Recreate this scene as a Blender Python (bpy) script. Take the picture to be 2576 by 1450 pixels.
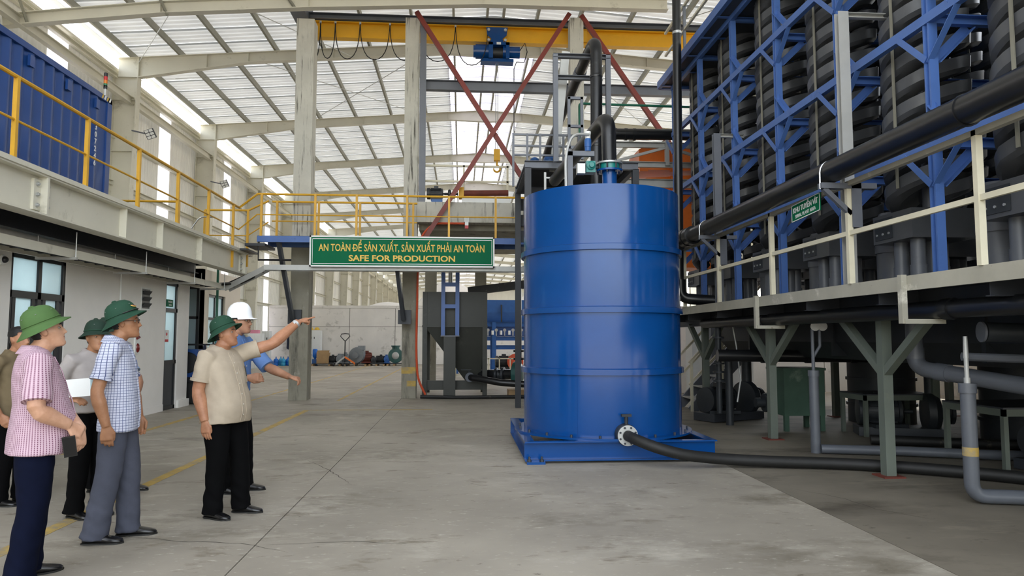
import bpy, bmesh, math, random
from mathutils import Vector, Matrix, Euler
V = Vector; PI = math.pi; R = math.radians
rnd = random.Random(7)
for _o in list(bpy.data.objects): bpy.data.objects.remove(_o)
SC = bpy.context.scene
COL = SC.collection

# ---------------- camera, sky, sun, exposure ----------------
cam_d = bpy.data.cameras.new('camera'); cam = bpy.data.objects.new('camera', cam_d); COL.objects.link(cam)
cam_d.sensor_width = 36.0; cam_d.lens = 36.0 * 1750 / 2576; cam_d.clip_end = 600; cam_d.clip_start = .05
cam.location = (0, 0, 1.5); cam.rotation_euler = (R(90 + 4.151), 0, R(-4.172))
SC.camera = cam
w = bpy.data.worlds.new('sky'); SC.world = w; w.use_nodes = True
_n = w.node_tree.nodes; _n.clear()
_sky = _n.new('ShaderNodeTexSky'); _sky.sky_type = 'NISHITA'; _sky.sun_disc = False
_sky.sun_elevation = R(52); _sky.sun_rotation = R(-20); _sky.air_density = 1.0; _sky.dust_density = 3.0; _sky.ozone_density = 1.0
_bg = _n.new('ShaderNodeBackground'); _bg.inputs[1].default_value = 0.7
_wo = _n.new('ShaderNodeOutputWorld')
_hz = _n.new('ShaderNodeHueSaturation'); _hz.inputs['Saturation'].default_value = .42
_wt = _n.new('ShaderNodeMix'); _wt.data_type = 'RGBA'; _wt.blend_type = 'MULTIPLY'; _wt.inputs[0].default_value = 1.0; _wt.inputs[7].default_value = (1.0, .965, .90, 1)
w.node_tree.links.new(_sky.outputs[0], _hz.inputs['Color']); w.node_tree.links.new(_hz.outputs[0], _wt.inputs[6]); w.node_tree.links.new(_wt.outputs[2], _bg.inputs[0]); w.node_tree.links.new(_bg.outputs[0], _wo.inputs[0])
sun_d = bpy.data.lights.new('sun', 'SUN'); sun_d.energy = 2.6; sun_d.angle = R(2.0); sun_d.color = (1, .96, .9)
sun = bpy.data.objects.new('sun', sun_d); COL.objects.link(sun)
sun.rotation_euler = (R(-36), 0, R(-24)); sun.location = (10, 60, 40)
SC.view_settings.view_transform = 'Standard'; SC.view_settings.look = 'None'
SC.view_settings.gamma = 1.0; SC.view_settings.use_curve_mapping = False
SC.view_settings.exposure = 0.88
SC.cycles.use_denoising = True
SC.cycles.max_bounces = 9; SC.cycles.diffuse_bounces = 5; SC.cycles.glossy_bounces = 3
SC.cycles.transmission_bounces = 6; SC.cycles.transparent_max_bounces = 8
SC.cycles.caustics_reflective = False; SC.cycles.caustics_refractive = False
SC.cycles.sample_clamp_indirect = 6.0

# ---------------- materials ----------------
def lin(c):
    if isinstance(c, str):
        c = c.lstrip('#'); c = [int(c[i:i+2], 16) / 255 for i in (0, 2, 4)]
        c = [x / 12.92 if x <= .04045 else ((x + .055) / 1.055) ** 2.4 for x in c]
    return tuple(c[:3])
MATS = {}
def mat(name, col, rough=.55, metal=0.0, var=.12, scale=2.0, stretch=(1, 1, 1), bump=0.0, bscale=40, bdist=.004, spots=None, trans=0.0, coat=0.0, spec=.5, emit=0.0, col2=None, detail=5):
    m = bpy.data.materials.new(name); m.use_nodes = True
    nt = m.node_tree; N = nt.nodes; L = nt.links
    b = N['Principled BSDF']; c = lin(col)
    b.inputs['Roughness'].default_value = rough; b.inputs['Metallic'].default_value = metal
    b.inputs['Specular IOR Level'].default_value = spec
    b.inputs['Coat Weight'].default_value = coat; b.inputs['Coat Roughness'].default_value = .08
    tc = N.new('ShaderNodeTexCoord'); mp = N.new('ShaderNodeMapping'); mp.inputs['Scale'].default_value = stretch
    L.new(tc.outputs['Object'], mp.inputs[0])
    nz = N.new('ShaderNodeTexNoise'); nz.inputs['Scale'].default_value = scale; nz.inputs['Detail'].default_value = detail; nz.inputs['Roughness'].default_value = .62
    L.new(mp.outputs[0], nz.inputs[0])
    mr = N.new('ShaderNodeMapRange'); mr.inputs[1].default_value = .3; mr.inputs[2].default_value = .7
    L.new(nz.outputs[0], mr.inputs[0])
    mx = N.new('ShaderNodeMix'); mx.data_type = 'RGBA'
    ca = tuple(max(0, x * (1 - var)) for x in c); cb = lin(col2) if col2 else tuple(min(1, x * (1 + var)) for x in c)
    mx.inputs[6].default_value = (*ca, 1); mx.inputs[7].default_value = (*cb, 1)
    L.new(mr.outputs[0], mx.inputs[0])
    out = mx.outputs[2]
    if spots:      # (colour, scale, low, high): stains with a shape of their own
        for sc_, s_scale, lo, hi, *st in spots:
            n2 = N.new('ShaderNodeTexNoise'); n2.inputs['Scale'].default_value = s_scale; n2.inputs['Detail'].default_value = 8; n2.inputs['Roughness'].default_value = .7
            mp2 = N.new('ShaderNodeMapping'); mp2.inputs['Scale'].default_value = st[0] if st else (1, 1, 1); mp2.inputs['Location'].default_value = (3.1, 1.7, 5.3)
            L.new(tc.outputs['Object'], mp2.inputs[0]); L.new(mp2.outputs[0], n2.inputs[0])
            r2 = N.new('ShaderNodeMapRange'); r2.inputs[1].default_value = lo; r2.inputs[2].default_value = hi
            L.new(n2.outputs[0], r2.inputs[0])
            m2 = N.new('ShaderNodeMix'); m2.data_type = 'RGBA'
            L.new(r2.outputs[0], m2.inputs[0]); L.new(out, m2.inputs[6]); m2.inputs[7].default_value = (*lin(sc_), 1)
            out = m2.outputs[2]
    L.new(out, b.inputs['Base Color'])
    if bump:
        n3 = N.new('ShaderNodeTexNoise'); n3.inputs['Scale'].default_value = bscale; n3.inputs['Detail'].default_value = 4
        L.new(mp.outputs[0], n3.inputs[0])
        bp = N.new('ShaderNodeBump'); bp.inputs['Strength'].default_value = bump; bp.inputs['Distance'].default_value = bdist
        L.new(n3.outputs[0], bp.inputs['Height']); L.new(bp.outputs[0], b.inputs['Normal'])
    if emit:
        L.new(out, b.inputs['Emission Color']); b.inputs['Emission Strength'].default_value = emit
    if trans:
        t = N.new('ShaderNodeBsdfTranslucent'); L.new(out, t.inputs[0])
        ms = N.new('ShaderNodeMixShader'); ms.inputs[0].default_value = trans
        L.new(b.outputs[0], ms.inputs[1]); L.new(t.outputs[0], ms.inputs[2])
        L.new(ms.outputs[0], N['Material Output'].inputs[0])
    m.diffuse_color = (*c, 1)
    MATS[name] = m
    return m

mat('translucent_roof', '#eceff0', .42, .0, .05, 1.0, (1, 8, 1), trans=.05)  # translucency added so daylight makes the roof underside glow
mat('clear_sheet', '#f1f1ff', .5, 0, .03, 1.0, trans=.27)
mat('wall_sheet', '#d3d2cc', .45, .0, .06, 1.5, (1, 1, .2), spots=[('#8d8a80', 1.4, .62, .8, (1, 1, .3))], trans=.03)
mat('cream_steel', '#d6d3c4', .5, 0, .05, 1.2, spots=[('#a39f8e', 2.2, .6, .78)])
mat('purlin', '#8d8b7d', .5, .2, .12, 2.0)
mat('concrete_floor', '#979083', .62, 0, .2, .35, bump=.18, bscale=9, bdist=.01, spec=.35, col2='#aea798',
    spots=[('#6b6455', .5, .54, .72, (1, 1.8, 1)), ('#bab4a6', 1.0, .54, .74, (.9, 1.8, 1)), ('#7d7566', 2.6, .58, .68, (.8, 1.8, 1)), ('#5a5347', 6, .65, .72, (1, 1.6, 1)), ('#c2bcae', 12, .6, .72, (.8, 2, 1))])
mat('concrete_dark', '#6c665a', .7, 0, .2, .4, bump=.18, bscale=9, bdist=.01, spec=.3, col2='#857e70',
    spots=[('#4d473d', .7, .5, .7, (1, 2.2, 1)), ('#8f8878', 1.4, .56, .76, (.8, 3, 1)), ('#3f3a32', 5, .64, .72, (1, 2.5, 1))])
mat('crack', '#3d382f', .9)
mat('joint', '#55504a', .9, 0, .2, 4)
mat('line_yellow', '#b79a4e', .7, 0, .2, 6, spots=[('#928a78', 4, .48, .64)])
mat('concrete_col', '#8f8b7d', .85, 0, .18, 1.6, bump=.3, bscale=14, bdist=.01, spots=[('#4c4a43', 1.3, .55, .7, (2, 2, .35)), ('#c4c0b2', 2.4, .6, .75, (1, 1, .4))])
mat('concrete_col_pale', '#c3c1b6', .85, 0, .1, 1.6, bump=.3, bscale=14, bdist=.01, spots=[('#4a473f', 5, .55, .64, (3, 3, .14)), ('#9a978b', 2.4, .6, .75, (1, 1, .4))])
mat('concrete_wall', '#dedad3', .85, 0, .08, .8, bump=.25, bscale=7, bdist=.01, spots=[('#9c988d', 1.6, .58, .74), ('#7d796f', 8, .7, .75)])
mat('plaster', '#ece9e4', .8, 0, .04, 1.2, bump=.08, bscale=60, bdist=.002)
mat('plaster_warm', '#e9dfd0', .8, 0, .04, 1.2)
mat('tank_blue', '#0b4688', .16, 0, .08, 1.3, spec=.42, bump=.03, bscale=3, bdist=.02, spots=[('#0a3872', 2.0, .66, .8), ('#35669f', 9, .72, .78)])
mat('blue_steel', '#4a6cab', .45, 0, .1, 2.0, spots=[('#36548c', 2.5, .6, .75)])
mat('blue_pale', '#4a78c0', .45, 0, .1, 2.0)
mat('container_blue', '#1d4484', .4, 0, .08, 1.6, coat=.1)
mat('yellow_rail', '#d9a62e', .45, 0, .1, 3.0, spots=[('#a87c22', 5, .64, .75)])
mat('yellow_girder', '#e7ae14', .45, 0, .06, 1.5, spots=[('#a5791a', 3, .64, .78, (.3, 1, 2))])
mat('cream_rail', '#d8d2ba', .5, 0, .08, 3.0, spots=[('#8c7f63', 8, .68, .76)])
mat('deck_edge', '#a8a597', .6, 0, .12, 2.0, spots=[('#6b4a30', 7, .64, .72), ('#d0cdc0', 3, .6, .7)])
mat('grey_steel', '#6c7078', .5, .2, .1, 2.0)
mat('grey_steel_light', '#b6b7b4', .45, .3, .1, 2.0)
mat('dark_steel', '#383b40', .5, .2, .15, 2.0)
mat('leg_green', '#626a61', .6, 0, .1, 2.0, spots=[('#6a6f63', 3, .58, .72), ('#7a5b3c', 7, .7, .78)])
mat('red_steel', '#7c2f25', .5, 0, .1, 2.0, spots=[('#a05a4a', 8, .68, .74)])
mat('black_pipe', '#17181a', .3, 0, .2, 3.0, bump=.04, bscale=12, bdist=.003, spots=[('#3a3b3b', 3, .62, .8)])
mat('black_rubber', '#1a1a19', .6, 0, .2, 6.0, spots=[('#5a5248', 4, .62, .75)])
mat('spiral_black', '#4b4d50', .36, 0, .15, 3.0, spots=[('#5b5f66', 3, .58, .76)])
mat('spiral_blue', '#2f4f66', .42, 0, .15, 3.0, spots=[('#1d2c3a', 3, .55, .7)])
mat('grey_pvc', '#5c6067', .4, 0, .08, 3.0, spots=[('#54575c', 4, .6, .75)])
mat('chrome', '#c9cbcb', .25, .9, .05)
mat('zinc', '#b9bbba', .4, .6, .12, 8)
mat('teal', '#0e7f78', .35, 0, .1, 4, coat=.2)
mat('teal_dark', '#2a5450', .4, 0, .12, 4)
mat('orange', '#e8772a', .45, 0, .1, 3)
mat('orange_pipe', '#c9502c', .45, 0, .1, 3)
mat('green_pipe', '#1d6f58', .45, 0, .1, 3)
mat('sign_green', '#076b46', .6, 0, .05, 2, spec=.15)
mat('sign_white', '#eef0ee', .4, 0, .03, 2)
mat('letter_gold', '#edc75e', .6, 0, .1, 8)
mat('white_paint', '#e4e6e4', .45, 0, .04, 2)
mat('black_frame', '#26272a', .4, .2, .1, 2)
mat('glass_frost', '#d6e6ea', .25, 0, .05, 1.0, trans=.7, coat=.2)
mat('fill_glow', '#f2f7ff', .5, emit=14.0)
mat('glass_blue', '#bcd6e6', .08, 0, .03, 1.0, coat=.6)
mat('hopper_black', '#33352f', .5, 0, .15, 1.5, spots=[('#4a4c44', 2, .6, .75)])
mat('green_tank', '#3f5a4c', .6, 0, .2, 1.5, spots=[('#6f7f73', 2, .6, .75)])
mat('motor_dark', '#2b2f33', .5, .1, .2, 4)
mat('motor_blue', '#2b5d9e', .45, 0, .1, 4)
mat('motor_grey', '#7d8388', .5, .1, .12, 4)
mat('wood', '#a98a62', .7, 0, .15, 3, (1, 6, 1))
mat('sand', '#e9e6df', .95, 0, .05, .6, bump=.3, bscale=3, bdist=.05)
mat('yard', '#b8b2a4', .9, 0, .1, .1)
mat('bottle_blue', '#2f7fe0', .2, 0, .1, 5, trans=.3)
mat('bottle_cyan', '#46b9e8', .2, 0, .1, 5, trans=.3)
mat('red', '#c4262a', .4, 0, .05)
mat('red_dark', '#6e1410', .3, 0, .05, coat=.4)
mat('amber', '#e07b1c', .3, 0, .05)
mat('green_lamp', '#13784a', .3, 0, .05)
mat('cloth_dark', '#23283c', .85, 0, .2, 6)
mat('pink', '#d98aa0', .6, 0, .1)
mat('cable', '#141414', .6, 0, .1)
mat('rust', '#6b3226', .7, 0, .2, 5)
mat('hat_yellow', '#d9b43c', .4, 0, .1)

# ---------------- mesh builder ----------------
class MB:
    def __init__(s): s.v = []; s.f = []
    def add(s, vs, fs):
        k = len(s.v); s.v += [V(p) for p in vs]; s.f += [tuple(i + k for i in f) for f in fs]; return s
    def box(s, c, d, rot=None):
        c = V(c); h = V(d) / 2; M = rot if rot is not None else Matrix.Identity(3)
        vs = [c + M @ V((x * h.x, y * h.y, z * h.z)) for x in (-1, 1) for y in (-1, 1) for z in (-1, 1)]
        return s.add(vs, [(0, 1, 3, 2), (4, 6, 7, 5), (0, 4, 5, 1), (2, 3, 7, 6), (0, 2, 6, 4), (1, 5, 7, 3)])
    def bx(s, x0, x1, y0, y1, z0, z1): return s.box(((x0+x1)/2, (y0+y1)/2, (z0+z1)/2), (abs(x1-x0), abs(y1-y0), abs(z1-z0)))
    def ext(s, p0, p1, prof, up=(0, 0, 1), cap=True):
        p0 = V(p0); p1 = V(p1); d = (p1 - p0).normalized(); up = V(up)
        if abs(d.dot(up)) > .98: up = V((0, 1, 0)) if abs(d.y) < .9 else V((1, 0, 0))
        r = d.cross(up).normalized(); u = r.cross(d).normalized(); n = len(prof)
        vs = [p + r * a + u * b for p in (p0, p1) for a, b in prof]
        fs = [(i, (i + 1) % n, n + (i + 1) % n, n + i) for i in range(n)]
        if cap: fs += [tuple(reversed(range(n))), tuple(range(n, 2 * n))]
        return s.add(vs, fs)
    def bar(s, p0, p1, w, h=None, up=(0, 0, 1)):
        h = h or w; return s.ext(p0, p1, [(-w/2, -h/2), (w/2, -h/2), (w/2, h/2), (-w/2, h/2)], up)
    def ib(s, p0, p1, w, h, up=(0, 0, 1), tf=None, tw=None):
        tf = tf or h * .06; tw = tw or w * .07; a = w/2; b = h/2; c = tw/2; e = b - tf
        return s.ext(p0, p1, [(-a, -b), (a, -b), (a, -e), (c, -e), (c, e), (a, e), (a, b), (-a, b), (-a, e), (-c, e), (-c, -e), (-a, -e)], up)
    def ch(s, p0, p1, w, h, up=(0, 0, 1), t=None, flip=1):   # C channel, web at one side
        t = t or min(w, h) * .12; a = w/2 * flip; b = h/2; i = a - t * flip
        pr = [(-a, -b), (a, -b), (a, -b + t), (-a + t * flip, -b + t), (-a + t * flip, b - t), (a, b - t), (a, b), (-a, b)]
        return s.ext(p0, p1, pr, up)
    def ang(s, p0, p1, w, up=(0, 0, 1), t=None):
        t = t or w * .12; a = w/2
        return s.ext(p0, p1, [(-a, -a), (a, -a), (a, -a + t), (-a + t, -a + t), (-a + t, a), (-a, a)], up)
    def tube(s, pts, r, n=14, cap=True):
        pts = [V(p) for p in pts]; rs = r if isinstance(r, (list, tuple)) else [r] * len(pts); m = len(pts)
        T = []
        for i in range(m):
            a = pts[max(0, i-1)]; b = pts[min(m-1, i+1)]; T.append((b - a).normalized())
        ref = V((0, 0, 1)) if abs(T[0].z) < .9 else V((1, 0, 0))
        nrm = T[0].cross(ref).normalized(); k = len(s.v)
        for i in range(m):
            nrm = (nrm - T[i] * nrm.dot(T[i])).normalized(); bi = T[i].cross(nrm)
            for j in range(n):
                a = 2 * PI * j / n; s.v.append(pts[i] + (nrm * math.cos(a) + bi * math.sin(a)) * rs[i])
        for i in range(m - 1):
            for j in range(n):
                s.f.append((k + i*n + j, k + i*n + (j+1) % n, k + (i+1)*n + (j+1) % n, k + (i+1)*n + j))
        if cap: s.f.append(tuple(k + j for j in reversed(range(n)))); s.f.append(tuple(k + (m-1)*n + j for j in range(n)))
        return s
    def lathe(s, prof, o=(0, 0, 0), ax=(0, 0, 1), n=24, cap=True):
        o = V(o); ax = V(ax).normalized(); q = V((0, 0, 1)).rotation_difference(ax).to_matrix(); k = len(s.v); m = len(prof)
        for r, z in prof:
            for j in range(n):
                a = 2 * PI * j / n; s.v.append(o + q @ V((r * math.cos(a), r * math.sin(a), z)))
        for i in range(m - 1):
            for j in range(n): s.f.append((k + i*n + j, k + i*n + (j+1) % n, k + (i+1)*n + (j+1) % n, k + (i+1)*n + j))
        if cap: s.f.append(tuple(k + j for j in reversed(range(n)))); s.f.append(tuple(k + (m-1)*n + j for j in range(n)))
        return s
    def cyl(s, p0, p1, r, n=16): return s.tube([p0, p1], r, n)
    def prism(s, poly, o, ex, ey, ez):      # polygon (a,b) at o + a*ex + b*ey, thickened along ez
        o = V(o); ex = V(ex); ey = V(ey); ez = V(ez); n = len(poly)
        vs = [o + ex*a + ey*b for a, b in poly] + [o + ex*a + ey*b + ez for a, b in poly]
        return s.add(vs, [tuple(reversed(range(n))), tuple(range(n, 2*n))] + [(i, (i+1) % n, n + (i+1) % n, n + i) for i in range(n)])
    def sphere(s, c, r, n=12, m=8):
        c = V(c); r = V(r) if isinstance(r, (tuple, list, Vector)) else V((r, r, r)); k = len(s.v)
        for i in range(1, m):
            t = PI * i / m
            for j in range(n): a = 2*PI*j/n; s.v.append(c + V((r.x*math.sin(t)*math.cos(a), r.y*math.sin(t)*math.sin(a), r.z*math.cos(t))))
        s.v += [c + V((0, 0, r.z)), c - V((0, 0, r.z))]; t_ = len(s.v) - 2
        for i in range(m - 2):
            for j in range(n): s.f.append((k+i*n+j, k+(i+1)*n+j, k+(i+1)*n+(j+1) % n, k+i*n+(j+1) % n))
        for j in range(n):
            s.f.append((t_, k+j, k+(j+1) % n)); s.f.append((t_+1, k+(m-2)*n+(j+1) % n, k+(m-2)*n+j))
        return s
    def mesh(s, name, o=(0, 0, 0), m=None, ang=35):
        o = V(o); me = bpy.data.meshes.new(name)
        me.from_pydata([tuple(p - o) for p in s.v], [], s.f); me.update()
        bm = bmesh.new(); bm.from_mesh(me); bmesh.ops.recalc_face_normals(bm, faces=bm.faces); bm.to_mesh(me); bm.free()
        me.polygons.foreach_set('use_smooth', [True] * len(me.polygons)); me.set_sharp_from_angle(angle=R(ang))
        if m: me.materials.append(MATS[m] if isinstance(m, str) else m)
        return me
    def build(s, name, m, parent=None, **kw):
        if parent is not None: o = wloc(parent)
        else:
            xs = [p.x for p in s.v]; ys = [p.y for p in s.v]; o = V(((min(xs)+max(xs))/2, (min(ys)+max(ys))/2, min(p.z for p in s.v)))
        ob = bpy.data.objects.new(name, s.mesh(name, o, m, kw.pop('ang', 35))); COL.objects.link(ob)
        if parent is not None: ob.parent = parent
        else: ob.location = o
        return tag(ob, **kw)
def wloc(o):
    p = V((0, 0, 0))
    while o is not None: p += o.location; o = o.parent
    return p
def tag(o, label=None, cat=None, group=None, kind=None):
    if label: o['label'] = label
    if cat: o['category'] = cat
    if group: o['group'] = group
    if kind: o['kind'] = kind
    return o
def empty(name, loc, label=None, cat=None, group=None, kind=None):
    o = bpy.data.objects.new(name, None); COL.objects.link(o); o.location = loc; o.empty_display_size = .2
    return tag(o, label, cat, group, kind)
def piece(name, me, parent, world):
    o = bpy.data.objects.new(name, me); COL.objects.link(o); o.parent = parent; o.location = V(world) - (wloc(parent) if parent else V((0, 0, 0))); return o
def dup(root, loc, **kw):
    r = root.copy(); COL.objects.link(r); r.location = loc; tag(r, **kw)
    for c0 in list(root.children):
        c = c0.copy(); COL.objects.link(c); c.parent = r
        for g0 in list(c0.children): g = g0.copy(); COL.objects.link(g); g.parent = c
    return r
def rpath(pts, rad, seg=6):      # polyline with rounded corners
    pts = [V(p) for p in pts]; out = [pts[0]]
    for i in range(1, len(pts) - 1):
        a = (pts[i-1] - pts[i]); b = (pts[i+1] - pts[i]); r_ = min(rad, a.length * .49, b.length * .49)
        p0 = pts[i] + a.normalized() * r_; p1 = pts[i] + b.normalized() * r_
        for k in range(seg + 1): t = k / seg; out.append(p0 * (1-t)**2 + pts[i] * 2*t*(1-t) + p1 * t*t)
    return out + [pts[-1]]
def text(name, body, m, parent, loc, size, rot=(R(90), 0, 0), sx=1.0, depth=.004, bold=0.0, align='CENTER', width=None):
    cu = bpy.data.curves.new(name, 'FONT'); cu.body = body; cu.size = size; cu.align_x = align; cu.align_y = 'CENTER'; cu.extrude = depth; cu.offset = bold; cu.resolution_u = 3
    t = bpy.data.objects.new(name, cu); COL.objects.link(t); bpy.context.view_layer.update()
    me = bpy.data.meshes.new_from_object(t.evaluated_get(bpy.context.evaluated_depsgraph_get()))
    bpy.data.objects.remove(t); bpy.data.curves.remove(cu)
    if width:
        xs = [v.co.x for v in me.vertices]; sx = width / (max(xs) - min(xs))
    for v_ in me.vertices: v_.co.x *= sx
    me.materials.clear(); me.materials.append(MATS[m])
    o = bpy.data.objects.new(name, me); COL.objects.link(o); o.rotation_euler = rot
    if parent is not None: o.parent = parent; o.location = V(loc) - wloc(parent)
    else: o.location = loc
    return o
# ================= the hall: ground, floor, walls, roof =================
gm = MB().bx(-150, 150, -120, 260, -.4, -.14).build('ground', 'yard', kind='structure', label='pale concrete yard around the hall', cat='ground')
floor = empty('floor', (0, 10, 0), 'worn grey concrete floor of the hall cast in large slabs', 'floor', kind='structure')
MB().bx(-11.3, 13.2, -8, 130, -.13, -.03).build('floor_bed', 'joint', floor)
fx = [-11.25, -6.15, -1.485, 3.15, 7.8, 13.1]; fy = [-8, 15.05, 27.9, 40.8, 129.9]
for i in range(5):
    for j in range(4):
        MB().bx(fx[i] + .004, fx[i+1] - .004, fy[j] + .004, fy[j+1] - .004, -.1, 0).build('slab', 'concrete_dark' if i >= 3 and j == 0 else 'concrete_floor', floor)  # darker pour beside the plant, some of its shade painted into the colour
for (x0, x1, y0, y1) in ((-3.27, -3.15, 2.0, 15.0), (-5.18, -5.06, 9.5, 15.0), (-3.15, -.6, 14.92, 15.02), (-5.1, -5.02, 15.4, 40), (-3.0, -2.92, 17.2, 40)):
    MB().bx(x0, x1, y0, y1, .0005, .002).build('floor_line', 'line_yellow', floor)

for pts in ([(-1.9, 8.9), (-1.72, 8.6), (-1.5, 8.2), (-1.38, 7.95), (-1.2, 7.55), (-1.08, 7.3)], [(-2.5, 5.6), (-2.1, 5.45), (-1.6, 5.35), (-1.1, 5.05)], [(-1.4, 5.3), (-.8, 5.35), (-.2, 5.2)], [(3.3, 6.9), (3.6, 6.4), (3.65, 6.0), (4.0, 5.5)]):
    m = MB(); r_ = random.Random(len(pts)); q = []
    for a, b in zip(pts[:-1], pts[1:]):
        for k in range(5): t = k / 5; q.append((a[0] + (b[0]-a[0])*t + r_.uniform(-.012, .012), a[1] + (b[1]-a[1])*t + r_.uniform(-.012, .012)))
    for k, (x, y) in enumerate(q): h_ = .0035 * math.sin(PI * (k + .5) / len(q)); m.v += [V((x - h_, y - h_, .0008)), V((x + h_, y + h_, .0008))]
    m.f = [(2*k, 2*k+1, 2*k+3, 2*k+2) for k in range(len(q) - 1)]; m.build('floor_crack', 'crack', floor)
RX, RZ, EZ, SL = 1.0, 11.35, 10.43, .078
def topz(x): return EZ + SL * (x + 10.8) if x <= RX else EZ + SL * (12.8 - x)
roof = empty('ceiling', (RX, 20, RZ), 'pitched roof of pale ribbed sheets on steel frames', 'roof', kind='structure')
def sheet_mb(x0, x1, y0, y1, lift=.2, pitch=.25):
    m = MB(); pr = []; y = y0
    while y < y1 - 1e-6:
        pr += [(y, 0), (y + pitch * .62, 0), (y + pitch * .70, .035), (y + pitch * .92, .035)]; y += pitch
    pr.append((y1, 0)); n = len(pr)
    vs = [(x, yy, topz(x) + lift + z) for x in (x0, x1) for yy, z in pr]
    return m.add(vs, [(i, i + 1, n + i + 1, n + i) for i in range(n - 1)])
for side in (0, 1):
    X = (lambda x: x) if side == 0 else (lambda x: 2 * RX - x)
    full = sheet_mb(X(-10.75), X(1.0), 0, 1.02).mesh('roof_sheet', (0, 0, 0), 'translucent_roof')
    part_ = sheet_mb(X(-10.75), X(-.5), 0, 1.02).mesh('roof_sheet', (0, 0, 0), 'translucent_roof')
    skyl = sheet_mb(X(-.55), X(1.0), 0, 1.02).mesh('skylight_panel', (0, 0, 0), 'clear_sheet')
    for k in range(14, 62):
        if k < 22: piece('roof_sheet', full, roof, (0, k, 0))
        else: piece('roof_sheet', part_, roof, (0, k, 0)); piece('skylight_panel', skyl, roof, (0, k, .004))
    sheet_mb(X(-10.75), X(1.0), 2, 14, pitch=.5).build('roof_sheet_run', 'translucent_roof', roof, kind='stuff')  # sheets stop short here so open sky lights the foreground
    sheet_mb(X(-10.75), X(-.5), 62, 130, pitch=.5).build('roof_sheet_run', 'translucent_roof', roof, kind='stuff')
    sheet_mb(X(-.55), X(1.0), 62, 130, pitch=.5).build('skylight_run', 'clear_sheet', roof, kind='stuff')
    for k in range(8):
        x = X(-10.55 + 1.5 * k) if k < 7 else X(-.28); z = topz(x) + .1
        MB().ch((x, 2, z), (x, 130, z), .07, .2, flip=1 if side else -1).build('purlin', 'purlin', roof)
    x = X(.75); z = topz(x) + .1; MB().ch((x, 2, z), (x, 130, z), .07, .2).build('purlin', 'purlin', roof)
def rafter_mb(side):
    X = (lambda x: x) if side == 0 else (lambda x: 2 * RX - x); m = MB()
    top = [(-10.95, topz(-10.95)), (RX, RZ)]; dep = [(-10.3, .66), (-6.9, .33), (-.6, .33), (RX, .5)]
    bot = [(x, topz(x) - d) for x, d in dep]
    poly = [(-10.95, topz(-10.3) - .66)] + bot + [top[1], top[0]]
    m.prism([(X(a), b) for a, b in poly], (0, -.006, 0), (1, 0, 0), (0, 0, 1), (0, .012, 0))
    m.bar((X(top[0][0]), 0, top[0][1] - .008), (X(top[1][0]), 0, top[1][1] - .008), .2, .016)
    for a, b in zip(bot[:-1], bot[1:]): m.bar((X(a[0]), 0, a[1]), (X(b[0]), 0, b[1]), .2, .018)
    m.bar((X(-10.95), 0, bot[0][1]), (X(-10.3), 0, bot[0][1]), .2, .018)
    for x in (-10.3, -8.2, -6.9, -4.2, -.6):
        d = .66 if x == -10.3 else .33 + (.33 * (-6.9 - x) / 3.4 if x < -6.9 else 0)
        m.bx(X(x) - .006, X(x) + .006, -.095, .095, topz(x) - d, topz(x))
    return m
raf = [rafter_mb(s).mesh('rafter', (0, 0, 0), 'cream_steel') for s in (0, 1)]
fly = [[MB().bar((x if s == 0 else 2*RX - x, .75, topz(x) + .05), (x if s == 0 else 2*RX - x, .05, topz(x) - d), .06, .04).mesh('fly_brace', (0, 0, 0), 'purlin') for x, d in ((-9.05, .5), (-4.55, .3), (-1.55, .3))] for s in (0, 1)]
FY = [1.5 + 7 * k for k in range(19)]
for fy_ in FY:
    for s in (0, 1):
        piece('rafter', raf[s], roof, (0, fy_, 0))
        if 20 < fy_ < 46:
            for f_ in fly[s]: piece('fly_brace', f_, roof, (0, fy_, 0))
# lower tie beam on the concrete columns
tb = MB(); P = [(-10.9, 9.02), (-7.26, 9.46), (-3.77, 9.72), (.5, 9.95), (5.2, 9.98)]
for a, b in zip(P[:-1], P[1:]): tb.ib((a[0], 16.85, a[1]), (b[0], 16.85, b[1]), .2, .3, tf=.02, tw=.012)
for x, z in P[1:-1]: tb.bx(x - .007, x + .007, 16.76, 16.94, z - .15, z + .15)
tb.build('tie_beam', 'cream_steel', roof)
for x in (-10.3, -7.1, -4.1):
    MB().bar((x - .25, 16.6, 9.9), (x, 16.8, 8.95 + (x + 10.3) * .1), .06, .05).build('fly_brace', 'purlin', roof)
for a, b in (((-7.15, 17.1, 9.5), (-10.2, 22.2, 10.2)), ((-7, 17.5, 10.5), (-3.5, 22.3, 10.6)), ((-1.4, 22.7, 10.9), (-6.5, 29.2, 10.5)), ((-6.5, 22.7, 10.5), (-1.4, 29.2, 10.9)), ((3.5, 22.7, 10.9), (8.2, 29.2, 10.5)), ((8.2, 17, 10.6), (3.6, 22.4, 10.9))):
    MB().cyl(a, b, .012, 6).build('brace_rod', 'grey_steel_light', roof)
for y in (24.5, 26.8, 31.5, 34):
    MB().cyl((-10, y, topz(-10) + .06), (RX - .3, y, RZ + .05), .006, 5).build('sag_rod', 'purlin', roof)

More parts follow.
